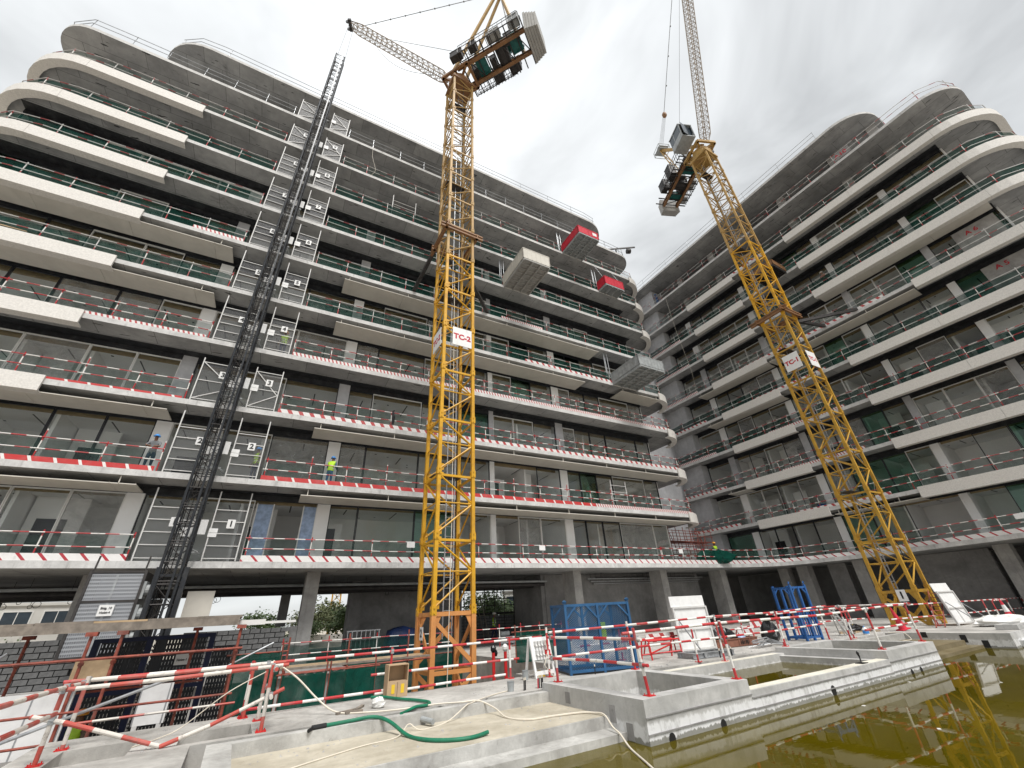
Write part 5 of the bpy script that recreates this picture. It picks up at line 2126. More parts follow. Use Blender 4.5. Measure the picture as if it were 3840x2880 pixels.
# ================================================================== things on the yard
def cage(name, label, loc, ang, W, D, H, mat, mesh, panels=2, cat='cage', grp=None, diag=True):
    t = thing(name, label, cat, loc, ang, grp)
    mb = MB()
    for x in [W * i / panels for i in range(panels + 1)]:
        for y in (0, D):
            mb.beam((x, y, .0), (x, y, H), .07, .07)
    mb.build('upright', M[mat], t)
    mb = MB()
    for z in (.08, H * .62, H - .04):
        for a, b_ in (((0, 0), (W, 0)), ((W, 0), (W, D)), ((W, D), (0, D)), ((0, D), (0, 0))):
            mb.beam((*a, z), (*b_, z), .055, .07)
    if diag:
        for i in range(panels):
            for a, b_ in ((i, i + 1), (i + 1, i)):
                x = W * a / panels
                d = (b_ - a) * .35
                for y in (0, D):
                    mb.beam((x, y, H - .42), (x + d, y, H - .06), .05, .05)
    mb.build('frame_bar', M[mat], t)
    mb = MB()
    for x in (0, W):
        mb.path([(x, .0, H + .01), (x, .0, H + .06), (x, .02, H + .1)], [.05, .08, .02], 8)
    mb.build('lifting_eye', M[mat], t)
    if mesh:
        for lo, hi in (((.03, .02, .1), (W - .03, .024, H - .05)), ((.03, D - .024, .1), (W - .03, D - .02, H - .05)), ((.02, .03, .1), (.024, D - .03, H - .05)), ((W - .024, .03, .1), (W - .02, D - .03, H - .05))):
            mb = MB()
            mb.box(lo, hi)
            mb.build('mesh_panel', M[mesh], t)
    return t


mc = cage('mesh_cage', 'large blue expanded-mesh cage standing on the deck behind the near planter box', pw(1.95, 4.65, DZ + .004), P_ANG - 16, 2.1, 1.25, 1.78, 'blue_light', 'chain_blue')
mb = MB()
mb.box((-.02, -.02, .0), (2.12, 1.27, .05))
mb.build('tray', M['plastic_black'], mc)
mb = MB()
mb.box((1.25, .3, .85), (1.4, .34, 1.25))
tag(mb.build('rag', M['vest'], None, loc=pw(1.95, 4.65, DZ), rotz=math.radians(P_ANG - 16)), 'bright green rag hanging inside the blue mesh cage', 'rag')
fc = thing('stacking_frame', 'taller bright blue steel frame without mesh, standing by the brown crate', 'frame', pw(14.35, 4.55, DZ + .004), P_ANG - 8)
for x in (0, .48, .96):
    for y in (0, .85):
        mb = MB()
        mb.beam((x, y, 0), (x + .01, y, 2.12 if x != .48 else 2.05), .085, .085)
        mb.build('upright', M['blue'], fc)
mb = MB()
for z in (.12, 1.15, 2.02):
    for a, b_ in (((0, 0), (.96, 0)), ((.96, 0), (.96, .85)), ((.96, .85), (0, .85)), ((0, .85), (0, 0))):
        mb.beam((*a, z), (*b_, z), .06, .08)
for y in (0, .85):
    mb.beam((0, y, 1.75), (.25, y, 2.0), .05, .05)
    mb.beam((.96, y, 1.75), (.71, y, 2.0), .05, .05)
mb.build('frame_bar', M['blue'], fc)
for x in (.16, .32, .64, .8):
    mb = MB()
    mb.beam((x, -.0, .14), (x, -.0, 1.12), .05, .03)
    mb.build('slat', M['blue'], fc)
mb = MB()
for x in (0, .96):
    mb.path([(x, -.02, 2.1), (x - .03, -.02, 2.18), (x, -.02, 2.25), (x + .05, -.02, 2.2)], .025, 6)
mb.build('hook', M['blue'], fc)

# socket board
t = thing('socket_board', 'white A-frame board of site sockets standing on the deck by the rail', 'socket board', pw(.98, 5.1, DZ), P_ANG + 4)
for x in (0, .66):
    mb = MB()
    mb.beam((x, -.12, 0.002), (x, .1, .98), .065, .045)
    mb.build('leg', M['white'], t)
    mb = MB()
    mb.beam((x, .38, 0.002), (x, .14, .98), .065, .045)
    mb.build('leg', M['white'], t)
mb = MB()
mb.beam((.0, -.1, .12), (.66, -.1, .12), .04, .09)
mb.beam((.0, .36, .12), (.66, .36, .12), .04, .09)
mb.build('brace', M['white'], t)
mb = MB()
n = len(mb.v)
for x, dy in ((0.0, 0), (.66, 0)):
    pass
mb.beam((.33, -.05, .42), (.33, .075, .97), .68, .025, (0, -1, .2))
mb.build('board', M['white'], t)
for r, (z, y) in enumerate(((.83, .03), (.6, -.025))):
    for i in range(5):
        mb = MB()
        x = .12 + i * .105
        mb.box((x - .038, y - .075, z - .05), (x + .038, y - .0, z + .05))
        mb.path([(x, y - .06, z - .04), (x, y - .12, z - .085)], .026, 8)
        mb.build('socket', M['white_steel'] if not (r and i > 2) else M['red'], t)
mb = MB()
mb.path([(.4, -.1, .9), (.45, -.14, .6), (.25, -.2, .3), (.5, -.25, .02), (.9, -.1, .02)], .012, 5)
mb.path([(.6, -.1, .55), (.7, -.16, .3), (.62, -.25, .02)], .012, 5)
mb.build('lead', M['cable'], t)
for i, (x, y, r, h_, mt, lab) in enumerate(((.7, 5.1, .09, .22, 'steel_grey', 'grey plastic bucket beside the socket board'), (-.55, 3.75, .085, .2, 'steel_grey', 'short grey pipe sleeve standing in the deck by the kerb'))):
    mb = MB()
    mb.path([(0, 0, .001), (0, 0, h_)], [r * .85, r], 16, cap=False)
    mb.path([(0, 0, .001), (0, 0, .012)], r * .84, 16)
    mb.path([(0, 0, h_ - .012), (0, 0, h_)], r * 1.05, 16, cap=False)
    tag(mb.build('bucket' if not i else 'pipe_sleeve', M[mt], None, loc=pw(x, y, DZ)), lab, 'bucket' if not i else 'pipe')
for i, (x, y, n, lab) in enumerate(((-.27, 3.6, 2, 'pair of black conduit stubs standing in the deck'), (.13, 3.6, 4, 'cluster of black and orange conduit stubs in the deck near the planter box'), (2.45, 4.2, 1, 'single black conduit stub between planter box and blue cage'),
                                    (7.6, 3.9, 2, 'pair of black conduit stubs behind the spa'), (8.3, 3.95, 2, 'pair of taped black conduit stubs behind the spa, by the crate'))):
    t = thing('conduit_stub', lab, 'conduit', pw(x, y, DZ), P_ANG, 'conduit stubs in the deck')
    for k in range(n):
        mb = MB()
        q = k * .05
        mb.path([(q, .02 * (k % 2), .001), (q + .01, .02 * (k % 2), .2)], .015, 7)
        s_ = mb.build('conduit', M['black'] if not (n == 4 and k == 0) else M['cone'], t)
        mb = MB()
        mb.cyl((q + .011, .02 * (k % 2)), .017, .2, .25, 7)
        mb.build('cap', M['cable'], s_)

# white formwork panels
def formpanel(label, loc, ang, W, H, tilt, base=True):
    t = thing('formwork_panel', label, 'formwork panel', loc, ang, 'white formwork panels')
    t.rotation_euler = (math.radians(tilt), 0, math.radians(ang))
    mb = MB()
    mb.box((.05, 0, .12), (W - .05, .03, H * .8))
    mb.build('lower_sheet', M['white'], t)
    mb = MB()
    mb.box((.0, .02, H * .8), (W, .05, H))
    mb.build('upper_sheet', M['white'], t)
    mb = MB()
    for q in (.03, W - .03):
        mb.beam((q, -.02, .0), (q, -.02, H * .8), .06, .08)
    for z in (.1, H * .4, H * .79):
        mb.beam((.06, -.02, z), (W - .06, -.02, z), .06, .06)
    mb.beam((W * .5, -.015, .13), (W * .5, -.015, H * .39), .04, .05)
    mb.build('stiffener', M['white_steel'], t)
    for q in (W * .12, W * .92):
        mb = MB()
        mb.beam((q, -.03, H * .55), (q + .1, -.75, .03), .035, .035)
        mb.build('raking_strut', M['galv'], t)
    return t


formpanel('white formwork panel on grey steel base behind the spa, the larger of two', pw(8.1, 5.9, DZ), P_ANG - 8, 1.75, 1.9, -2)
formpanel('tilted white formwork panel near the foot of the mustard crane at the right', pw(24.55, 2.55, DZ), P_ANG - 5, 1.75, 1.95, -9)
t = thing('beam_skid', 'low grey steel beam frame lying on the deck below the white formwork panel', 'steel frame', pw(6.7, 4.25, DZ + .09), P_ANG - 6)
for a, b_ in (((0, 0), (1.9, 0)), ((0, .7), (1.9, .7)), ((.1, .06), (.1, .64)), ((1.75, .06), (1.75, .64))):
    mb = MB()
    for dz in (-.07, .07):
        mb.beam((*a, dz), (*b_, dz), .1, .015)
    mb.beam((*a, 0), (*b_, 0), .012, .13)
    mb.build('beam', M['galv'], t)
mb = MB()
mb.path([(.55, -.06, 0), (.55, -.02, 0)], .09, 14)
mb.path([(1.7, -.06, 0), (1.7, -.02, 0)], .09, 14)
mb.build('eye', M['galv'], t)

# brown crate
t = thing('timber_crate', 'low brown timber crate stencilled with a number, full of waste, behind the spa', 'crate', pw(10.05, 5.75, DZ), P_ANG - 7)
for nm, lo, hi in (('side_board', (0, 0, .02), (2.3, .03, .3)), ('side_board', (0, 1.1, .02), (2.3, 1.13, .3)), ('side_board', (0, .03, .02), (.03, 1.1, .3)), ('side_board', (2.27, .03, .02), (2.3, 1.1, .3)), ('bottom_board', (.03, .03, .01), (2.27, 1.1, .04))):
    mb = MB()
    mb.box(lo, hi)
    mb.build(nm, M['crate'], t)
mb = MB()
for x in (.55, 1.2, 1.8):
    mb.box((x, -.02, .02), (x + .05, -.002, .3))
mb.box((-.02, -.025, .27), (2.32, -.003, .3))
mb.build('batten', M['crate'], t)
text('Scrap', .17, M['sign_red'], t, (.3, -.028, .14), bold=.002)
text('10178', .19, M['sign_black'], t, (1.5, -.028, .14), bold=.004)


def lump(name, mat, label, cat, loc, r, sx, sy, sz, seed, group=None):
    rnd = random.Random(seed)
    mb = MB()
    mb.ball((0, 0, r * sz * .72), r, 14, 9, sx, sy, sz)
    mb.v = [(x * (1 + rnd.uniform(-.16, .16)), y * (1 + rnd.uniform(-.16, .16)), max(.002, z * (1 + rnd.uniform(-.18, .18)))) for x, y, z in mb.v]
    o = mb.build(name, M[mat], None, loc=loc)
    return tag(o, label, cat, group)


lump('waste_bag', 'plastic_black', 'black waste bag standing by the brown crate', 'bag', pw(13.4, 5.5, DZ), .36, 1, .9, 1.25, 3)
lump('waste_bag', 'plastic_black', 'black plastic sheet heaped in the brown crate', 'bag', pw(11.0, 6.1, DZ + .12), .4, 1.4, .8, .75, 4)
lump('waste_bag', 'film', 'crumpled blue plastic lying in the brown crate', 'plastic', pw(11.9, 6.0, DZ + .2), .2, 1.6, .8, .5, 5)
lump('plastic_sheet', 'plastic_white', 'crumpled white plastic sheet and sacks at the right, below the tilted panel', 'plastic sheet', pw(24.6, .9, DZ), .75, 1.7, .8, .32, 6)
lump('plastic_sheet', 'plastic_white', 'flat white sheet folded by the far cone', 'plastic sheet', pw(26.3, .35, DZ), .7, 1.9, .6, .16, 7)
lump('plastic_scrap', 'plastic_white', 'clear plastic scrap lying on the deck beside the offcuts', 'plastic', pw(-3.55, 4.25, DZ), .13, 1.1, .9, .8, 8)
for i, (x, y, z, col, lab) in enumerate(((20.1, 5.2, DZ + .18, 'helmet_yellow', 'yellow helmet lying on a heap by the aluminium ladder'), (25.3, 3.4, DZ + .28, 'helmet_yellow', 'yellow helmet at the foot of the mustard crane'), (1.35, 5.35, DZ, 'helmet_yellow', 'yellow helmet on the deck under the socket board'))):
    mb = MB()
    mb.ball((0, 0, .02), .13, 14, 6, 1, .85, .95, True)
    mb.path([(0, 0, .0), (0, 0, .025)], .155, 14)
    tag(mb.build('helmet', M[col], None, loc=pw(x, y, z)), lab, 'helmet')
lump('tool_heap', 'plastic_black', 'dark heap of tools under the yellow helmet', 'heap', pw(20.1, 5.2, DZ), .32, 1.3, .9, .55, 9)
t = thing('water_jug', 'blue and white water jug on the deck near the far planter box', 'jug', pw(18.2, 3.95, DZ), P_ANG)
mb = MB()
mb.path([(0, 0, .002), (0, 0, .2), (0, 0, .25), (0, 0, .3)], [.12, .12, .09, .04], 12)
mb.build('body', M['plastic_white'], t)
mb = MB()
mb.path([(0, 0, .05), (0, 0, .18)], .124, 12)
mb.build('label_band', M['helmet_blue'], t)
mb = MB()
mb.path([(-.05, 0, .27), (-.04, 0, .34), (.04, 0, .34), (.05, 0, .27)], .012, 6)
mb.build('handle', M['helmet_blue'], t)
# ladders
t = thing('step_ladder', 'splashed aluminium step ladder leaning by the far planter box', 'ladder', pw(17.4, 4.35, DZ), P_ANG)
for q in (0, .42):
    mb = MB()
    mb.beam((q, 0, .002), (q * .8 - .38, .25, 1.12), .09, .03)
    mb.build('stile', M['alu'], t)
for i in range(5):
    mb = MB()
    k = (i + .7) / 5.4
    mb.beam((-.38 * k, .25 * k, 1.12 * k), (.42 - (.42 * .2 + .38) * k, .25 * k, 1.12 * k), .1, .03)
    mb.build('step', M['alu'], t)
mb = MB()
for q in (0, .42):
    mb.beam((q + .35, .5, .002), (q * .8 - .36, .25, 1.1), .04, .03)
mb.build('rear_leg', M['alu'], t)
t = thing('steel_ladder', 'rusty steel ladder leaning against the mustard crane foot', 'ladder', P_ORG, P_ANG)
A0, A1, B0, B1 = Vector((22.9, 2.9, DZ + .02)), Vector((25.3, 3.3, .0)), Vector((23.35, 2.7, DZ + .02)), Vector((26.2, 3.1, -.12))
for a, b_ in ((A0, A1), (B0, B1)):
    mb = MB()
    mb.tube(a, b_, .028, 6)
    mb.build('stile', M['rust_tube'], t)
for i in range(8):
    mb = MB()
    mb.tube(A0.lerp(A1, (i + .5) / 8), B0.lerp(B1, (i + .5) / 8), .018, 5)
    mb.build('rung', M['rust_tube'], t)


def cone(label, loc, tilt, h_, white):
    t = thing('traffic_cone', label, 'traffic cone', loc, 0, 'traffic cones on the yard')
    t.rotation_euler = (tilt[0], tilt[1], 0)
    mb = MB()
    mb.box((-.22, -.22, .0), (.22, .22, .04))
    mb.build('base', M['cone'], t)
    mb = MB()
    mb.path([(0, 0, .04), (0, 0, h_ * .48)], [.17, .105], 16)
    mb.path([(0, 0, h_ * .78), (0, 0, h_)], [.065, .03], 16)
    mb.build('body', M['cone'], t)
    mb = MB()
    mb.path([(0, 0, h_ * .48), (0, 0, h_ * .78)], [.106, .066], 16, cap=False)
    mb.build('sleeve', M['white' if white else 'cone'], t)


cone('red traffic cone leaning behind the far planter box', pw(20.9, 3.5, DZ + .05), (0, -.2), .95, False)
cone('red traffic cone with a wide white sleeve at the far right', pw(25.95, .85, DZ + .05), (.02, -.12), 1.0, True)
# striped barrier boards and red trestles
for i, (x, y, w, z, ang, lab) in enumerate(((13.4, 7.0, 1.2, .3, 0, 'red and white barrier board behind the black bag, nearer one'), (14.9, 7.3, 1.3, .45, -4, 'red and white barrier board behind the blue frame'), (7.0, 6.5, 1.5, .4, -3, 'red and white barrier board on red trestle left of the formwork panel'))):
    t = thing('barrier_board', lab, 'barrier', pw(x, y, DZ), P_ANG + ang, 'striped barrier boards')
    mb = MB()
    n = int(w / .22)
    mb.box((0, 0, z), (w, .03, z + .28))
    mb.build('board', M['toe_block'], t)
    for q in (.08, w - .08):
        mb = MB()
        mb.beam((q, .0, .0), (q, .05, z + .25), .04, .03)
        mb.beam((q, .35, .0), (q, .05, z + .25), .04, .03)
        mb.build('leg', M['red'], t)
t = thing('trestle', 'red steel trestle on the deck left of the formwork panel', 'trestle', pw(5.9, 5.3, DZ), P_ANG - 10)
for x in (0, 1.3):
    for y in (0, .6):
        mb = MB()
        mb.tube((x, y, .0), (x + .05, y * .7 + .1, .55), .028, 6)
        mb.build('leg', M['red'], t)
mb = MB()
mb.tube((0, .1, .55), (1.35, .1, .55), .03, 6)
mb.tube((0, .52, .55), (1.35, .52, .55), .03, 6)
mb.tube((0, 0, .2), (1.3, .6, .35), .025, 6)
mb.tube((0, .6, .12), (1.3, 0, .2), .025, 6)
mb.build('top_bar', M['red'], t)
# bundle of bent bars
t = thing('rebar_bundle', 'bundle of bent reinforcing bars lying by the brown crate', 'rebar', pw(11.0, 4.55, DZ), P_ANG)
for i in range(12):
    mb = MB()
    a = random.uniform(-.25, .25)
    mb.path([(random.uniform(-.3, .2), random.uniform(-.1, .4), .02 + .02 * i), (.7 + a, .1 + a, .1 + .02 * i), (1.3 + a, .3 + a * .5, .06 + .012 * i), (1.9 + a, .1 + a, .02)], .012, 5)
    mb.build('bar', M['galv'], t)
# loose boards behind
for i in range(6):
    mb = MB()
    mb.box((0, 0, 0), (random.uniform(.8, 1.8), .1, .05))
    o = mb.build('timber_offcut', M['ply' if i % 2 else 'timber'], None, loc=pw(18.6 + .35 * (i % 3), 4.6 + .2 * i, DZ + .003 + .0 * i), rotz=math.radians(P_ANG + 20 - 14 * i))
    tag(o, ('pale ply strip', 'long weathered batten', 'short ply strip', 'short weathered batten', 'furthest ply strip', 'furthest weathered batten')[i] + ' in the timber strewn behind the aluminium ladder', 'timber', 'timber offcuts behind the ladder')
for i, (x, y, a, l_) in enumerate(((-4.4, 4.1, 25, .45), (-4.0, 4.2, 60, .5), (-4.25, 4.0, 10, .35))):
    mb = MB()
    mb.box((0, 0, 0), (l_, .07, .04))
    tag(mb.build('timber_offcut', M['timber'], None, loc=pw(x, y, DZ + .003 + .0 * i), rotz=math.radians(P_ANG + a)), ('weathered timber offcut next to the clear plastic scrap, lowest of three', 'longest weathered timber offcut by the clear plastic scrap', 'shortest weathered timber offcut by the clear plastic scrap')[i], 'timber', 'timber offcuts near the hoses')

# ---- hoses and cables
def spline(pts, sub=6):
    out = []
    P_ = [Vector(p) for p in pts]
    for i in range(len(P_) - 1):
        p0, p1, p2_, p3_ = P_[max(0, i - 1)], P_[i], P_[i + 1], P_[min(len(P_) - 1, i + 2)]
        for k in range(sub):
            t = k / sub
            out.append(.5 * ((2 * p1) + (-p0 + p2_) * t + (2 * p0 - 5 * p1 + 4 * p2_ - p3_) * t * t + (-p0 + 3 * p1 - 3 * p2_ + p3_) * t ** 3))
    out.append(P_[-1])
    return out


HZ = -1.60 + .031
t = thing('green_hose', 'thick green hose bent from the kerb onto the shallow platform, with a black coupling', 'hose', P_ORG, P_ANG)
mb = MB()
mb.path(spline([(-4.8, 3.02, HZ), (-4.35, 3.08, HZ), (-3.95, 3.04, HZ + .01), (-3.72, 2.78, -1.62), (-3.55, 2.2, -1.758), (-3.42, 1.72, -1.76), (-3.18, 1.42, -1.76), (-2.9, 1.27, -1.76), (-2.65, 1.26, -1.758), (-2.42, 1.31, -1.745)]), .03, 12)
mb.build('tube', M['hose'], t)
mb = MB()
mb.path([(-5.02, 2.98, HZ), (-4.78, 3.02, HZ)], .04, 10)
mb.path([(-5.0, 2.98, HZ), (-5.08, 2.9, HZ - .02)], .03, 8)
mb.build('coupling', M['black'], t)
t = thing('green_hose', 'shorter dusty green hose lying on the deck and dipping into the drain channel', 'hose', P_ORG, P_ANG)
mb = MB()
mb.path(spline([(-3.4, 5.5, HZ), (-3.15, 5.25, HZ), (-2.95, 4.7, HZ), (-2.72, 4.2, HZ), (-2.6, 3.75, HZ), (-2.72, 3.5, HZ - .01), (-3.0, 3.42, HZ), (-3.25, 3.28, -1.6), (-3.4, 3.1, -1.59)]), .03, 12)
mb.build('tube', M['hose'], t)


def cable(label, pts, r=.011, mat='cable', sub=6):
    mb = MB()
    mb.path(spline(pts, sub), r, 6)
    return tag(mb.build('cable', M[mat], None, loc=P_ORG, rotz=math.radians(P_ANG)), label, 'cable', 'cables on the pool deck')


cable('thin cream cable running the length of the shallow platform', [(-6.3, 1.2, -1.778), (-5.4, 1.66, -1.778), (-5.0, 1.85, -1.778), (-4.3, 2.15, -1.778), (-3.7, 2.3, -1.778), (-3.38, 2.66, -1.69), (-3.2, 2.52, -1.778), (-2.6, 2.74, -1.778), (-2.1, 2.92, -1.6), (-1.95, 3.0, -1.585), (-1.5, 3.3, -1.58), (-1.0, 3.65, -1.595), (-.6, 3.8, -1.595)], .011)
cable('thick cream cable sagging from the worn frame over the platform into the pool', [(-5.7, 4.85, -.62), (-5.2, 4.7, -.95), (-4.75, 4.5, -1.35), (-4.4, 4.2, -1.57), (-3.9, 3.85, -1.595), (-3.3, 3.6, -1.595), (-2.6, 3.45, -1.58), (-2.1, 3.2, -1.575), (-1.75, 3.05, -1.575), (-1.55, 2.7, -1.68), (-1.55, 2.2, -1.772), (-1.35, 1.72, -1.772), (-.8, 1.62, -1.772), (-.3, 1.46, -1.768), (-.12, 1.25, -1.766), (-.1, .97, -1.765), (-.16, .7, -1.9), (-.22, .45, -1.96), (-.35, .1, -2.07), (-.75, -.7, -2.07), (-1.2, -1.6, -2.08), (-1.7, -2.6, -2.09)], .017)
cable('thin white cord sagging across the worn frame at the left', [(-5.8, 4.8, -.8), (-6.4, 4.5, -1.05), (-7.0, 4.6, -1.5), (-7.3, 4.4, -1.59), (-7.6, 4.0, -1.6)], .009)
cable('cream cable looped on the kerb behind the far planter box', [(15.5, 3.3, -1.58), (16.5, 2.7, -1.77), (17.8, 2.4, -1.775), (18.8, 2.6, -1.775), (19.3, 3.0, -1.585), (19.2, 3.5, -1.59)], .016)
mb = MB()
mb.path([(0, 0, .0), (0, -.36, -.02)], .048, 12)
o = mb.build('pipe_stub', M['steel_grey'], None, loc=pw(-3.03, 2.99, -1.70), rotz=math.radians(P_ANG + 20))
tag(o, 'short capped grey pipe stub poking out of the kerb by the green hose', 'pipe')
mb = MB()
mb.box((0, 0, 0), (.55, .2, .03))
tag(mb.build('foam_board', M['helmet_blue'], None, loc=pw(18.3, -3.0, -2.095), rotz=.4), 'small blue foam board floating on the green water', 'board')
for i in range(7):
    mb = MB()
    mb.box((0, 0, 0), (random.uniform(.04, .12), .05, .012))
    tag(mb.build('litter', M['plastic_white'], None, loc=pw(random.uniform(4, 20), random.uniform(-3, -.4), -2.094), rotz=random.uniform(0, 3)), 'scrap of white litter floating on the green pool water', 'litter', 'litter floating on the water')

# ---- ground floor clutter
t = thing('tarpaulin', 'dark blue tarpaulin draped over a stack on the ground floor left of the crane', 'tarpaulin', lw(-4.0, 2.6, GF), L_ANG)
mb = MB()
nx, ny = 14, 8
for i in range(nx + 1):
    for j in range(ny + 1):
        x, y = -.2 + 1.9 * i / nx, -.2 + 1.3 * j / ny
        e = min(1, min(i, nx - i) / 2.0) * min(1, min(j, ny - j) / 2.0)
        mb.v.append((x + random.uniform(-.03, .03), y + random.uniform(-.03, .03), .03 + (1.12 + .18 * math.sin(x * 2.1)) * e ** .5 + random.uniform(-.05, .05) * (e > 0)))
for i in range(nx):
    for j in range(ny):
        a = i * (ny + 1) + j
        mb.face((a, a + ny + 1, a + ny + 2, a + 1))
mb.build('sheet', M['tarp'], t, True)
t = thing('crowd_barrier', 'grey steel barrier frame on the ground floor left of the tarpaulin', 'barrier', lw(-6.3, 1.7, GF), L_ANG)
mb = MB()
for i in range(8):
    mb.beam((i * .22, 0, 0.002), (i * .22, 0, 1.3), .035, .035)
for z in (.2, .9, 1.28):
    mb.beam((-.05, 0, z), (1.6, 0, z), .03, .045)
mb.build('frame_bar', M['galv'], t)
t = thing('compressor', 'grey site machine on the ground floor right of the orange crane base', 'machine', lw(2.9, 3.0, GF), L_ANG)
mb = MB()
mb.box((0, 0, .1), (1.05, .5, .45))
mb.box((.05, .05, .003), (.12, .12, .1))
mb.box((.9, .05, .003), (.97, .12, .1))
mb.box((.05, .35, .003), (.12, .42, .1))
mb.build('body', M['galv'], t)
mb = MB()
mb.path([(.1, .25, .6), (.7, .25, .6)], .14, 12)
mb.build('tank', M['steel_grey'], t)
# scaffold in front of the rear opening
t = thing('opening_scaffold', 'dark scaffold lattice across the rear opening of the ground floor, right of the crane', 'scaffold', lw(3.0, 9.2, GF), L_ANG)
for i in range(6):
    mb = MB()
    mb.tube((i * .85, 0, .003), (i * .85, 0, 3.6), .03, 5)
    mb.build('standard', M['dark_steel'], t)
for z in (1.75, 2.3, 2.75, 3.2, 3.35):
    mb = MB()
    mb.tube((-.1, .05, z), (4.4, .05, z), .028 if z != 1.75 else .08, 5)
    mb.build('ledger', M['dark_steel'], t)
mb = MB()
mb.beam((1.5, -.4, .003), (1.0, .1, 2.9), .05, .05)
mb.beam((1.9, -.4, .003), (1.4, .1, 2.9), .05, .05)
for k in range(7):
    q = k / 7
    mb.beam((1.5 - .5 * q, -.4 + .5 * q, 2.9 * q), (1.9 - .5 * q, -.4 + .5 * q, 2.9 * q), .03, .03)
tag(mb.build('ladder', M['timber'], None, loc=lw(3.0, 9.2, GF), rotz=math.radians(L_ANG)), 'timber ladder leaning in the rear opening of the ground floor', 'ladder')
# red-oxide scaffold on the podium at the inner corner
t = thing('corner_scaffold', 'dense red scaffold tubes on the first floor in the inner corner of the block', 'scaffold', lw(18.6, 3.0, Z1), L_ANG)
for i in range(8):
    for j in range(2):
        mb = MB()
        mb.tube((i * .9, j * 1.2, .003), (i * .9 + random.uniform(-.1, .1), j * 1.2, 3.3), .027, 5)
        mb.build('standard', M['rust_tube'], t)
for z in (.7, 1.3, 1.9, 2.5, 3.0):
    for j in range(2):
        mb = MB()
        mb.tube((-.2, j * 1.2 + .05, z), (6.6, j * 1.2 + .05, z + random.uniform(-.1, .1)), .026, 5)
        mb.build('ledger', M['rust_tube'], t)
for i in range(7):
    mb = MB()
    mb.tube((i * .9, -.05, .2), (i * .9 + random.choice((-1, 1)) * .9, -.05, 2.8), .024, 5)
    mb.build('brace', M['rust_tube'], t)
for z in (1.0, 2.1):
    mb = MB()
    mb.box((0, .1, z), (6.4, 1.1, z + .05))
    mb.build('plank', M['rust_tube'], t)
lump('folded_net', 'net_screen', 'green net folded over the rail at the inner corner on the first floor', 'net', lw(21.5, .6, Z1), .5, 3.2, .5, 1.2, 12)
mb = MB()
mb.box((0, 0, 0), (.6, .4, .5))
tag(mb.build('plastic_crate', M['blue'], None, loc=rw(5.6, .6, ZL(2)), rotz=.3), 'blue plastic crate on the second floor of the right wing behind the crane', 'crate')
# loose hanging ropes and small white frames on the facade
for i, (fn, x, z0, z1, lab) in enumerate(((lw, -9.6, ZL(9) - .3, ZL(10), 'rope hanging from the tenth floor edge right of the hoist mast'), (rw, -2.2, ZL(6), ZL(10), 'long thin rope hanging down the right wing beside the core'), (rw, 9.6, ZL(2) + .3, ZL(4), 'white rope looping down the right wing beside the leaning crane'))):
    mb = MB()
    a = fn(x, -.15, z1)
    mb.path(spline([a, fn(x + .1, -.2, (z0 * .4 + z1 * .6)), fn(x + .5, -.25, z0 * .8 + z1 * .2), fn(x + .2, -.1, z0)]), .012, 4)
    tag(mb.build('rope', M['cable'], None), lab, 'rope', 'ropes on the facade')
t = thing('frame_stand', 'white tube frame standing at the eighth floor edge left of the yellow crane', 'frame', lw(-7.3, .2, ZL(8)), L_ANG)
mb = MB()
for q in (0, 1.9):
    mb.tube((q, 0, 0), (q, 0, 2.6), .035, 6)
for z in (.5, 1.0, 1.5, 1.95):
    mb.tube((0, 0, z), (1.9, 0, z), .025, 6)
mb.build('frame_bar', M['white_steel'], t)
t = thing('frame_stand', 'white tube frame at the second floor edge, right end of the left wing', 'frame', lw(11.6, .6, ZL(2)), L_ANG)
mb = MB()
for q in (0, 1.5):
    mb.tube((q, 0, 0), (q, 0, 2.3), .035, 6)
for z in (.9, 1.4, 1.9):
    mb.tube((0, 0, z), (1.5, 0, z), .025, 6)
mb.build('frame_bar', M['white_steel'], t)
t = thing('roof_winch', 'small roof winch arm poking out over the tenth floor at the inner corner', 'winch', lw(18.2, .4, ZL(10)), L_ANG)
mb = MB()
mb.beam((-.8, .3, .9), (2.4, -1.0, 1.5), .12, .16)
mb.beam((.2, 0, 0.003), (.2, 0, 1.1), .1, .1)
mb.build('arm', M['dark_steel'], t)
mb = MB()
mb.path([(1.3, -.6, .7), (1.7, -.75, .75)], .3, 10)
mb.build('drum', M['dark_steel'], t)
mb = MB()
for i in range(4):
    mb.box((0, .1 * i - .1, .05 * i), (1.5 - .1 * i, .12 + .1 * i - .1, .05 + .05 * i))
tag(mb.build('timber_stack', M['ply'], None, loc=lw(-25.4, .2, ZL(5) + .35), rotz=math.radians(L_ANG + 2)), 'few timber boards resting by the rail on the fifth floor at the far left', 'timber')
mb = MB()
mb.path([(0, 0, 0), (.02, 0, .5), (-.05, .02, .85), (.05, .03, .95)], [.08, .1, .07, .02], 7)
tag(mb.build('jacket', M['plastic_black'], None, loc=lw(-5.5, .02, ZL(3) + .3)), 'black jacket hung over the third floor rail left of the yellow crane', 'jacket')
for i, (x, lab) in enumerate(((-3.8, 'small white notice on the first floor rail left of the crane'), (4.7, 'small white notice on the first floor rail right of the crane'), (17.3, 'small white notice on the first floor rail near the inner corner'))):
    mb = MB()
    mb.box((x - .22, .28, Z1 + .72), (x + .22, .3, Z1 + 1.02))
    tag(mb.build('notice', M['white'], None, loc=L_ORG, rotz=math.radians(L_ANG)), lab, 'notice', 'notices on the first floor rail')
mb = MB()
mb.box((16.2, -1.5, Z1 + .72), (16.7, -1.48, Z1 + 1.02))
tag(mb.build('notice', M['white'], None, loc=R_ORG, rotz=math.radians(R_ANG)), 'white notice on the first floor rail of the right wing', 'notice', 'notices on the first floor rail')

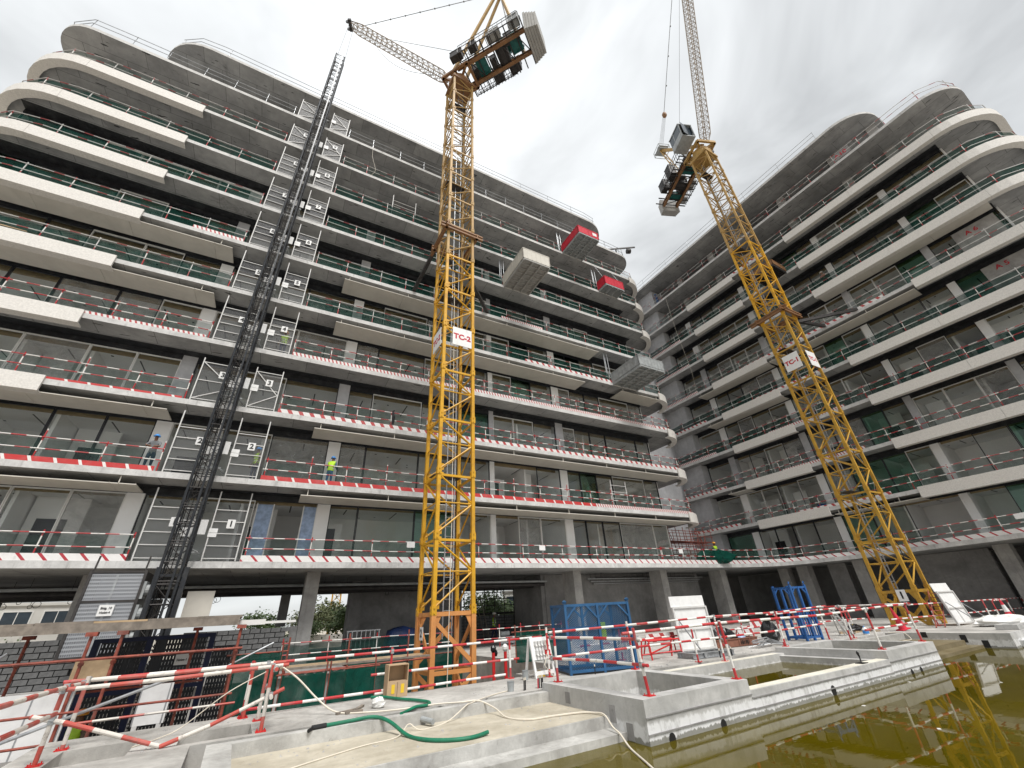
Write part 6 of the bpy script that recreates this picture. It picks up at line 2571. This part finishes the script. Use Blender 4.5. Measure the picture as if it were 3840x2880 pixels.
# grit, mortar crumbs and chips scattered over the deck
rnd = random.Random(5)
mb = MB()
for i in range(520):
    k = rnd.random()
    if k < .45:
        x, y, z = rnd.uniform(-9, 1), rnd.uniform(3.45, 5.6), DZ
        if (-8.56 < x < -7.6 and y < 4.62) or (-6.98 < x < -5.9 and 3.6 < y < 4.62):
            continue
    elif k < .6:
        x, y, z = rnd.uniform(-6.1, -.1), rnd.uniform(1.1, 2.9), -1.79
    else:
        x, y, z = rnd.uniform(4, 22), rnd.uniform(3.8, 7), DZ
    r_ = rnd.uniform(.008, .03) * (1 if k < .6 else 2.2)
    n = len(mb.v)
    for a in range(5):
        t_ = a * 1.2566 + rnd.uniform(-.3, .3)
        mb.v.append((x + r_ * math.cos(t_) * rnd.uniform(.6, 1.3), y + r_ * math.sin(t_) * rnd.uniform(.6, 1.3), z + .001))
    mb.v.append((x, y, z + r_ * rnd.uniform(.4, .9)))
    for a in range(5):
        mb.face((n + a, n + (a + 1) % 5, n + 5))
o = mb.build('rubble', M['conc'], None, loc=P_ORG, rotz=math.radians(P_ANG))
o['kind'] = 'stuff'

# ================================================================== people
def person(label, loc, face_deg, shirt, trousers, helmet, vest=True, pose='stand', H=1.75):
    """one continuous skinned body; helmet and vest are its children"""
    t = thing('person', label, 'person', loc, face_deg, 'workers on the site')
    k = H / 1.75
    lean = .14 if pose in ('rail', 'look') else .0
    vs, es, rs = [], [], []

    def add(p, r, par=None):
        vs.append(Vector(p) * k)
        rs.append(r * k)
        if par is not None:
            es.append((par, len(vs) - 1))
        return len(vs) - 1
    # faces -Y
    pel = add((0, 0, .95), .125)
    wai = add((0, -lean * .3, 1.1), .12, pel)
    che = add((0, -lean * .7, 1.33), .15, wai)
    nec = add((0, -lean, 1.49), .058, che)
    hd0 = add((0, -lean - .015, 1.57), .078, nec)
    hd1 = add((0, -lean - .02, 1.67), .088, hd0)
    add((0, -lean - .01, 1.735), .06, hd1)
    add((0, -lean - .115, 1.625), .016, hd1)                      # nose
    for s in (-1, 1):
        hip = add((s * .095, 0, .88), .1, pel)
        st = .05 * s if pose != 'walk' else .22 * s
        kn = add((s * .1, -.02 + st * .5, .49), .062, hip)
        an = add((s * .105, .02 + st, .09), .042, kn)
        add((s * .115, -.13 + st, .04), .038, an)
        sh = add((s * .185, -lean * .8, 1.42), .068, che)
        if pose == 'rail':
            el = add((s * .26, -.22 - lean * .5, 1.2), .045, sh)
            wr = add((-s * .02, -.34, 1.14 + .03 * s), .034, el)
            ha = add((-s * .1, -.34, 1.14 + .03 * s), .03, wr)
            fd = Vector((-s, -.1, 0))
        elif pose == 'look':
            el = add((s * .24, -.12, 1.18), .045, sh)
            wr = add((s * .2, -.36, 1.1), .034, el)
            ha = add((s * .19, -.43, 1.09), .03, wr)
            fd = Vector((0, -1, -.3))
        else:
            el = add((s * .25, .03, 1.15), .045, sh)
            wr = add((s * .25, -.09, .93), .034, el)
            ha = add((s * .25, -.11, .85), .03, wr)
            fd = Vector((0, -.15, -1))
        fd.normalize()
        sd = fd.cross(Vector((s, .2, .1))).normalized()
        for j, (o_, l_) in enumerate(((-.028, .075), (-.009, .088), (.01, .082), (.028, .062))):
            f0 = vs[ha] / k + sd * o_ + fd * .03
            a = add(f0, .009, ha)
            b_ = add(f0 + fd * l_ * .55 + Vector((0, -.008, 0)), .008, a)
            add(f0 + fd * l_ + Vector((0, -.02, 0)), .007, b_)
        th = add(vs[ha] / k + sd * -.04 + fd * -.01, .01, ha)
        add(vs[ha] / k + sd * -.062 + fd * .03, .008, th)
    me = bpy.data.meshes.new('body')
    me.from_pydata([tuple(v) for v in vs], es, [])
    o = bpy.data.objects.new('body', me)
    COL.objects.link(o)
    sk = o.modifiers.new('skin', 'SKIN')
    sk.use_smooth_shade = True
    for i, dv in enumerate(me.skin_vertices[0].data):
        dv.radius = (rs[i], rs[i])
        dv.use_root = (i == 0)
    o.modifiers.new('sub', 'SUBSURF').levels = 1
    dg = bpy.context.evaluated_depsgraph_get()
    ev = o.evaluated_get(dg)
    bm_ = bpy.data.meshes.new_from_object(ev)
    bpy.data.objects.remove(o)
    bm_.materials.clear()
    for m_ in ('skin', shirt, trousers, 'black'):
        bm_.materials.append(M[m_])
    vest_faces = []
    for p in bm_.polygons:
        c = p.center / k
        r_ = math.hypot(c.x, c.y + lean * .6)
        hand = False
        if pose == 'stand' or pose == 'walk':
            hand = abs(c.x) > .2 and c.z < .92 and c.z > .7
        elif pose == 'rail':
            hand = c.y < -.3 and abs(c.x) < .26 and 1.05 < c.z < 1.25 and abs(c.x) > .04
        else:
            hand = c.y < -.38 and c.z < 1.2
        if c.z > 1.485 and abs(c.x) < .14:
            p.material_index = 0
        elif hand:
            p.material_index = 0
        elif c.z > .93 or (abs(c.x) > .19 and c.z > .8):
            p.material_index = 1
        elif c.z < .1:
            p.material_index = 3
        else:
            p.material_index = 2
        p.use_smooth = True
        if .93 < c.z < 1.47 and abs(c.x) < .2 and r_ < .25 and not hand:
            vest_faces.append(p.index)
    body = put('body', bm_, t)
    if vest and vest_faces:
        mb = MB()
        mp = {}
        for fi in vest_faces:
            p = bm_.polygons[fi]
            idx = []
            for vi in p.vertices:
                if vi not in mp:
                    v_ = bm_.vertices[vi]
                    mp[vi] = len(mb.v)
                    mb.v.append(tuple(v_.co + v_.normal * .018))
                idx.append(mp[vi])
            mb.face(idx)
        mb.build('vest', M['vest'], t, True)
        mb = MB()
        for z in (1.02, 1.16):
            mb.path([(0, -lean * .4, z * k), (0, -lean * .45, (z + .04) * k)], .17 * k, 14, cap=False)
        mb.v = [(x * 1.02, -lean * .4 + (y + lean * .4) * .86, z) for x, y, z in mb.v]
        mb.build('reflective_band', M['white'], t)
    mb = MB()
    hx, hy, hz = 0, (-lean - .015) * k, 1.70 * k
    mb.ball((hx, hy, hz), .125 * k, 14, 5, .92, 1.12, .95, True)
    mb.path([(hx, hy - .02, hz - .01), (hx, hy - .02, hz + .012)], [.145 * k, .142 * k], 14)
    mb.build('helmet', M[helmet], t)
    return t


person('worker in blue helmet and grey overalls, arms folded on second floor rail', lw(-16.25, .42, ZL(2)), L_ANG, 'overall_grey', 'overall_navy', 'helmet_blue', False, 'rail')
person('worker in a blue helmet and yellow vest behind the second floor landing gate', lw(-12.05, .55, ZL(2)), L_ANG - 60, 'overall_brown', 'overall_navy', 'helmet_blue', True, 'stand')
person('worker in blue overalls and lime vest, back turned, on the second floor', lw(-8.5, .55, ZL(2)), L_ANG + 150, 'overall_blue', 'overall_blue', 'helmet_blue', True, 'look')
person('worker in an orange helmet behind the fourth floor landing gate', lw(-12.25, .5, ZL(4)), L_ANG - 20, 'overall_brown', 'overall_navy', 'helmet_orange', True, 'stand')
person('worker in white helmet and lime vest on the ground floor before the rear opening', lw(4.65, 7.5, GF + .003), L_ANG + 80, 'overall_grey', 'overall_navy', 'helmet_white', True, 'walk')
person('worker in orange helmet on the first floor by the red corner scaffold', lw(22.6, 1.2, Z1), L_ANG, 'overall_brown', 'overall_navy', 'helmet_orange', True, 'stand')
person('worker in a pale helmet at the seventh floor rail of the right wing', rw(13.5, .6, ZL(7)), R_ANG, 'overall_brown', 'overall_navy', 'helmet_white', False, 'look')
person('worker in blue leaning at the tenth floor rail of the right wing near the core', rw(-3.9, .5, ZL(10)), R_ANG, 'overall_blue', 'overall_blue', 'helmet_blue', False, 'rail')
person('worker in a yellow vest on the ground floor behind the blue frame', lw(17.9, 3.6, GF), L_ANG + 30, 'vest', 'overall_navy', 'helmet_yellow', True, 'stand')
person('worker in a yellow vest among the red props under the timber landing', pw(-9.3, 9.3, -3.3), P_ANG - 40, 'overall_brown', 'overall_navy', 'helmet_orange', True, 'stand')
mb = MB()
mb.box((-9.9, 8.7, -3.4), (-8.2, 9.9, -3.31))
tag(mb.build('working_platform', M['timber'], None, loc=P_ORG, rotz=math.radians(P_ANG)), 'timber working platform low in the pit under the landing', 'platform')

# ================================================================== what shows through the ground floor: trees, hoarding, houses, a far crane
def tree(label, name, loc, h_, r_, mat, seed, n=2600):
    rnd = random.Random(seed)
    t = thing(name, label, 'tree', loc, 0, 'trees beyond the block')
    mb = MB()
    top = Vector((rnd.uniform(-.3, .3), rnd.uniform(-.3, .3), h_ * .6))
    mb.path([(0, 0, 0), (top.x * .4, top.y * .4, h_ * .3), tuple(top)], [h_ * .035, h_ * .026, h_ * .014], 7)
    ends = [top]
    for i in range(7):
        a = i * 2.4 + rnd.uniform(-.4, .4)
        z0 = h_ * rnd.uniform(.28, .5)
        e = Vector((math.cos(a) * r_ * rnd.uniform(.5, .85), math.sin(a) * r_ * rnd.uniform(.5, .85), h_ * rnd.uniform(.5, .9)))
        s_ = Vector((top.x * z0 / h_, top.y * z0 / h_, z0))
        mb.path([s_, s_.lerp(e, .5) + Vector((0, 0, .1 * h_)), e], [h_ * .012, h_ * .008, h_ * .004], 5)
        ends.append(e)
    mb.build('trunk', M['bark'], t)
    mb = MB()
    for i in range(n):
        c = rnd.choice(ends)
        d = Vector((rnd.gauss(0, 1), rnd.gauss(0, 1), rnd.gauss(0, .75))) * (r_ * .27)
        p = c + d
        if p.z < h_ * .25:
            continue
        s_ = rnd.uniform(.12, .24) * (h_ / 5)
        u_ = Vector((rnd.uniform(-1, 1), rnd.uniform(-1, 1), rnd.uniform(-.6, .6))).normalized()
        w_ = u_.orthogonal().normalized()
        b = len(mb.v)
        mb.v += [tuple(p - u_ * s_), tuple(p + w_ * s_ * .6), tuple(p + u_ * s_), tuple(p - w_ * s_ * .6)]
        mb.face((b, b + 1, b + 2, b + 3))
    cr = mb.build('crown', M[mat], t)
    return t


G2 = -2.3
for i, (x, y, h_, r_, mat, lab) in enumerate(((-29.5, 52.3, 3.4, 2.0, 'leaf', 'small bushy green tree beyond the ground floor opening left of the column'), (-26.5, 57, 3.6, 2.2, 'leaf_dry', 'olive tree beyond the ground floor opening, just left of the column'),
                                              (-23.7, 50.5, 2.4, 1.6, 'leaf', 'low round dark green tree by the white hoarding'), (-25.8, 62, 4.6, 3.0, 'leaf_dry', 'dry olive tree on the slope left of the far yellow crane'),
                                              (-21.5, 63, 4.9, 3.2, 'leaf_dry', 'dry olive tree on the slope right of the far yellow crane'), (-18.9, 50, 3.8, 1.8, 'leaf', 'fresh green bush beside the dark pier, beyond the hoarding'),
                                              (-4.9, 55, 4.4, 2.4, 'leaf', 'light green tree seen through the rear scaffold right of the crane'), (-2.6, 62, 3.9, 2.2, 'leaf', 'green tree seen through the rear scaffold beside the pink house'),
                                              (-49, 44, 3.6, 2.2, 'leaf', 'green tree at the far left behind the block parapet'), (13.5, 66, 4.5, 2.5, 'leaf_dry', 'tree far behind the ground floor columns'))):
    tree(lab, 'tree', (x, y, G2), h_, r_, mat, 40 + i, 3000)
t = thing('hoarding', 'long white hoarding fence on the street beyond the block', 'fence', (-40, 58.5, G2), -6)
for i in range(34):
    mb = MB()
    mb.box((i * 1.6, 0, .003), (i * 1.6 + 1.58, .06, 1.25))
    mb.build('sheet', M['far_wall'], t)
mb = MB()
for i in range(18):
    mb.beam((i * 3.2, .12, .003), (i * 3.2, .12, 1.35), .06, .06)
mb.build('post', M['galv'], t)


def house(label, loc, ang, W, D, H, cols, rows, wall='far_wall'):
    t = thing('house', label, 'house', loc, ang, 'houses beyond the block')
    mb = MB()
    mb.box((0, 0, .003), (W, D, H))
    mb.box((-.15, -.15, H), (W + .15, D + .15, H + .25))
    mb.build('wall', M[wall], t)
    for i in range(cols):
        for j in range(rows):
            x = W * (i + .5) / cols
            z = H * (j + .5) / rows
            w_, h2 = W / cols * .34, H / rows * .3
            mb = MB()
            for lo, hi in (((x - w_ - .1, -.07, z - h2 - .1), (x + w_ + .1, -.003, z - h2)), ((x - w_ - .1, -.07, z + h2), (x + w_ + .1, -.003, z + h2 + .1)), ((x - w_ - .1, -.07, z - h2), (x - w_, -.003, z + h2)), ((x + w_, -.07, z - h2), (x + w_ + .1, -.003, z + h2)), ((x - .03, -.06, z - h2), (x + .03, -.004, z + h2))):
                mb.box(lo, hi)
            f = mb.build('window', M['frame_white'], t)
            mb = MB()
            mb.box((x - w_, -.04, z - h2), (x + w_, -.01, z + h2))
            mb.build('pane', M['far_glass'], f)
    return t


house('white house with wide windows seen at the far left through the ground floor', (-54, 36, G2), 42, 16, 8, 5.2, 6, 2)
house('cream house with pink balcony wall seen through the rear scaffold right of the crane', (-3.0, 66, G2), 2, 6, 6, 5.0, 2, 2)
house('pale low house on the slope behind the far yellow crane', (-21, 72, G2), 12, 9, 6, 3.6, 4, 1)
t = thing('tower_crane', 'distant yellow tower crane seen through the ground floor opening beside the column', 'tower crane', (-26.6, 64.7, G2), 20, 'tower cranes on the building site')
mb = MB()
w_ = .55
for sx in (-1, 1):
    for sy in (-1, 1):
        mb.beam((sx * w_, sy * w_, 0), (sx * w_, sy * w_, 30), .14, .14)
mb.build('mast', M['yellow'], t)
mb = MB()
for i in range(24):
    z = i * 1.25
    for a, b_ in (((-1, -1), (1, -1)), ((1, -1), (1, 1)), ((1, 1), (-1, 1)), ((-1, 1), (-1, -1))):
        p, q = (a, b_) if i % 2 else (b_, a)
        mb.beam((p[0] * w_, p[1] * w_, z), (q[0] * w_, q[1] * w_, z + 1.25), .07, .07)
mb.build('lattice', M['yellow'], t)
mb = MB()
mb.beam((-8, 0, 30.5), (26, 0, 30.5), .7, .9)
mb.beam((0, 0, 30), (0, 0, 35), .5, .5)
mb.build('jib', M['yellow'], t)
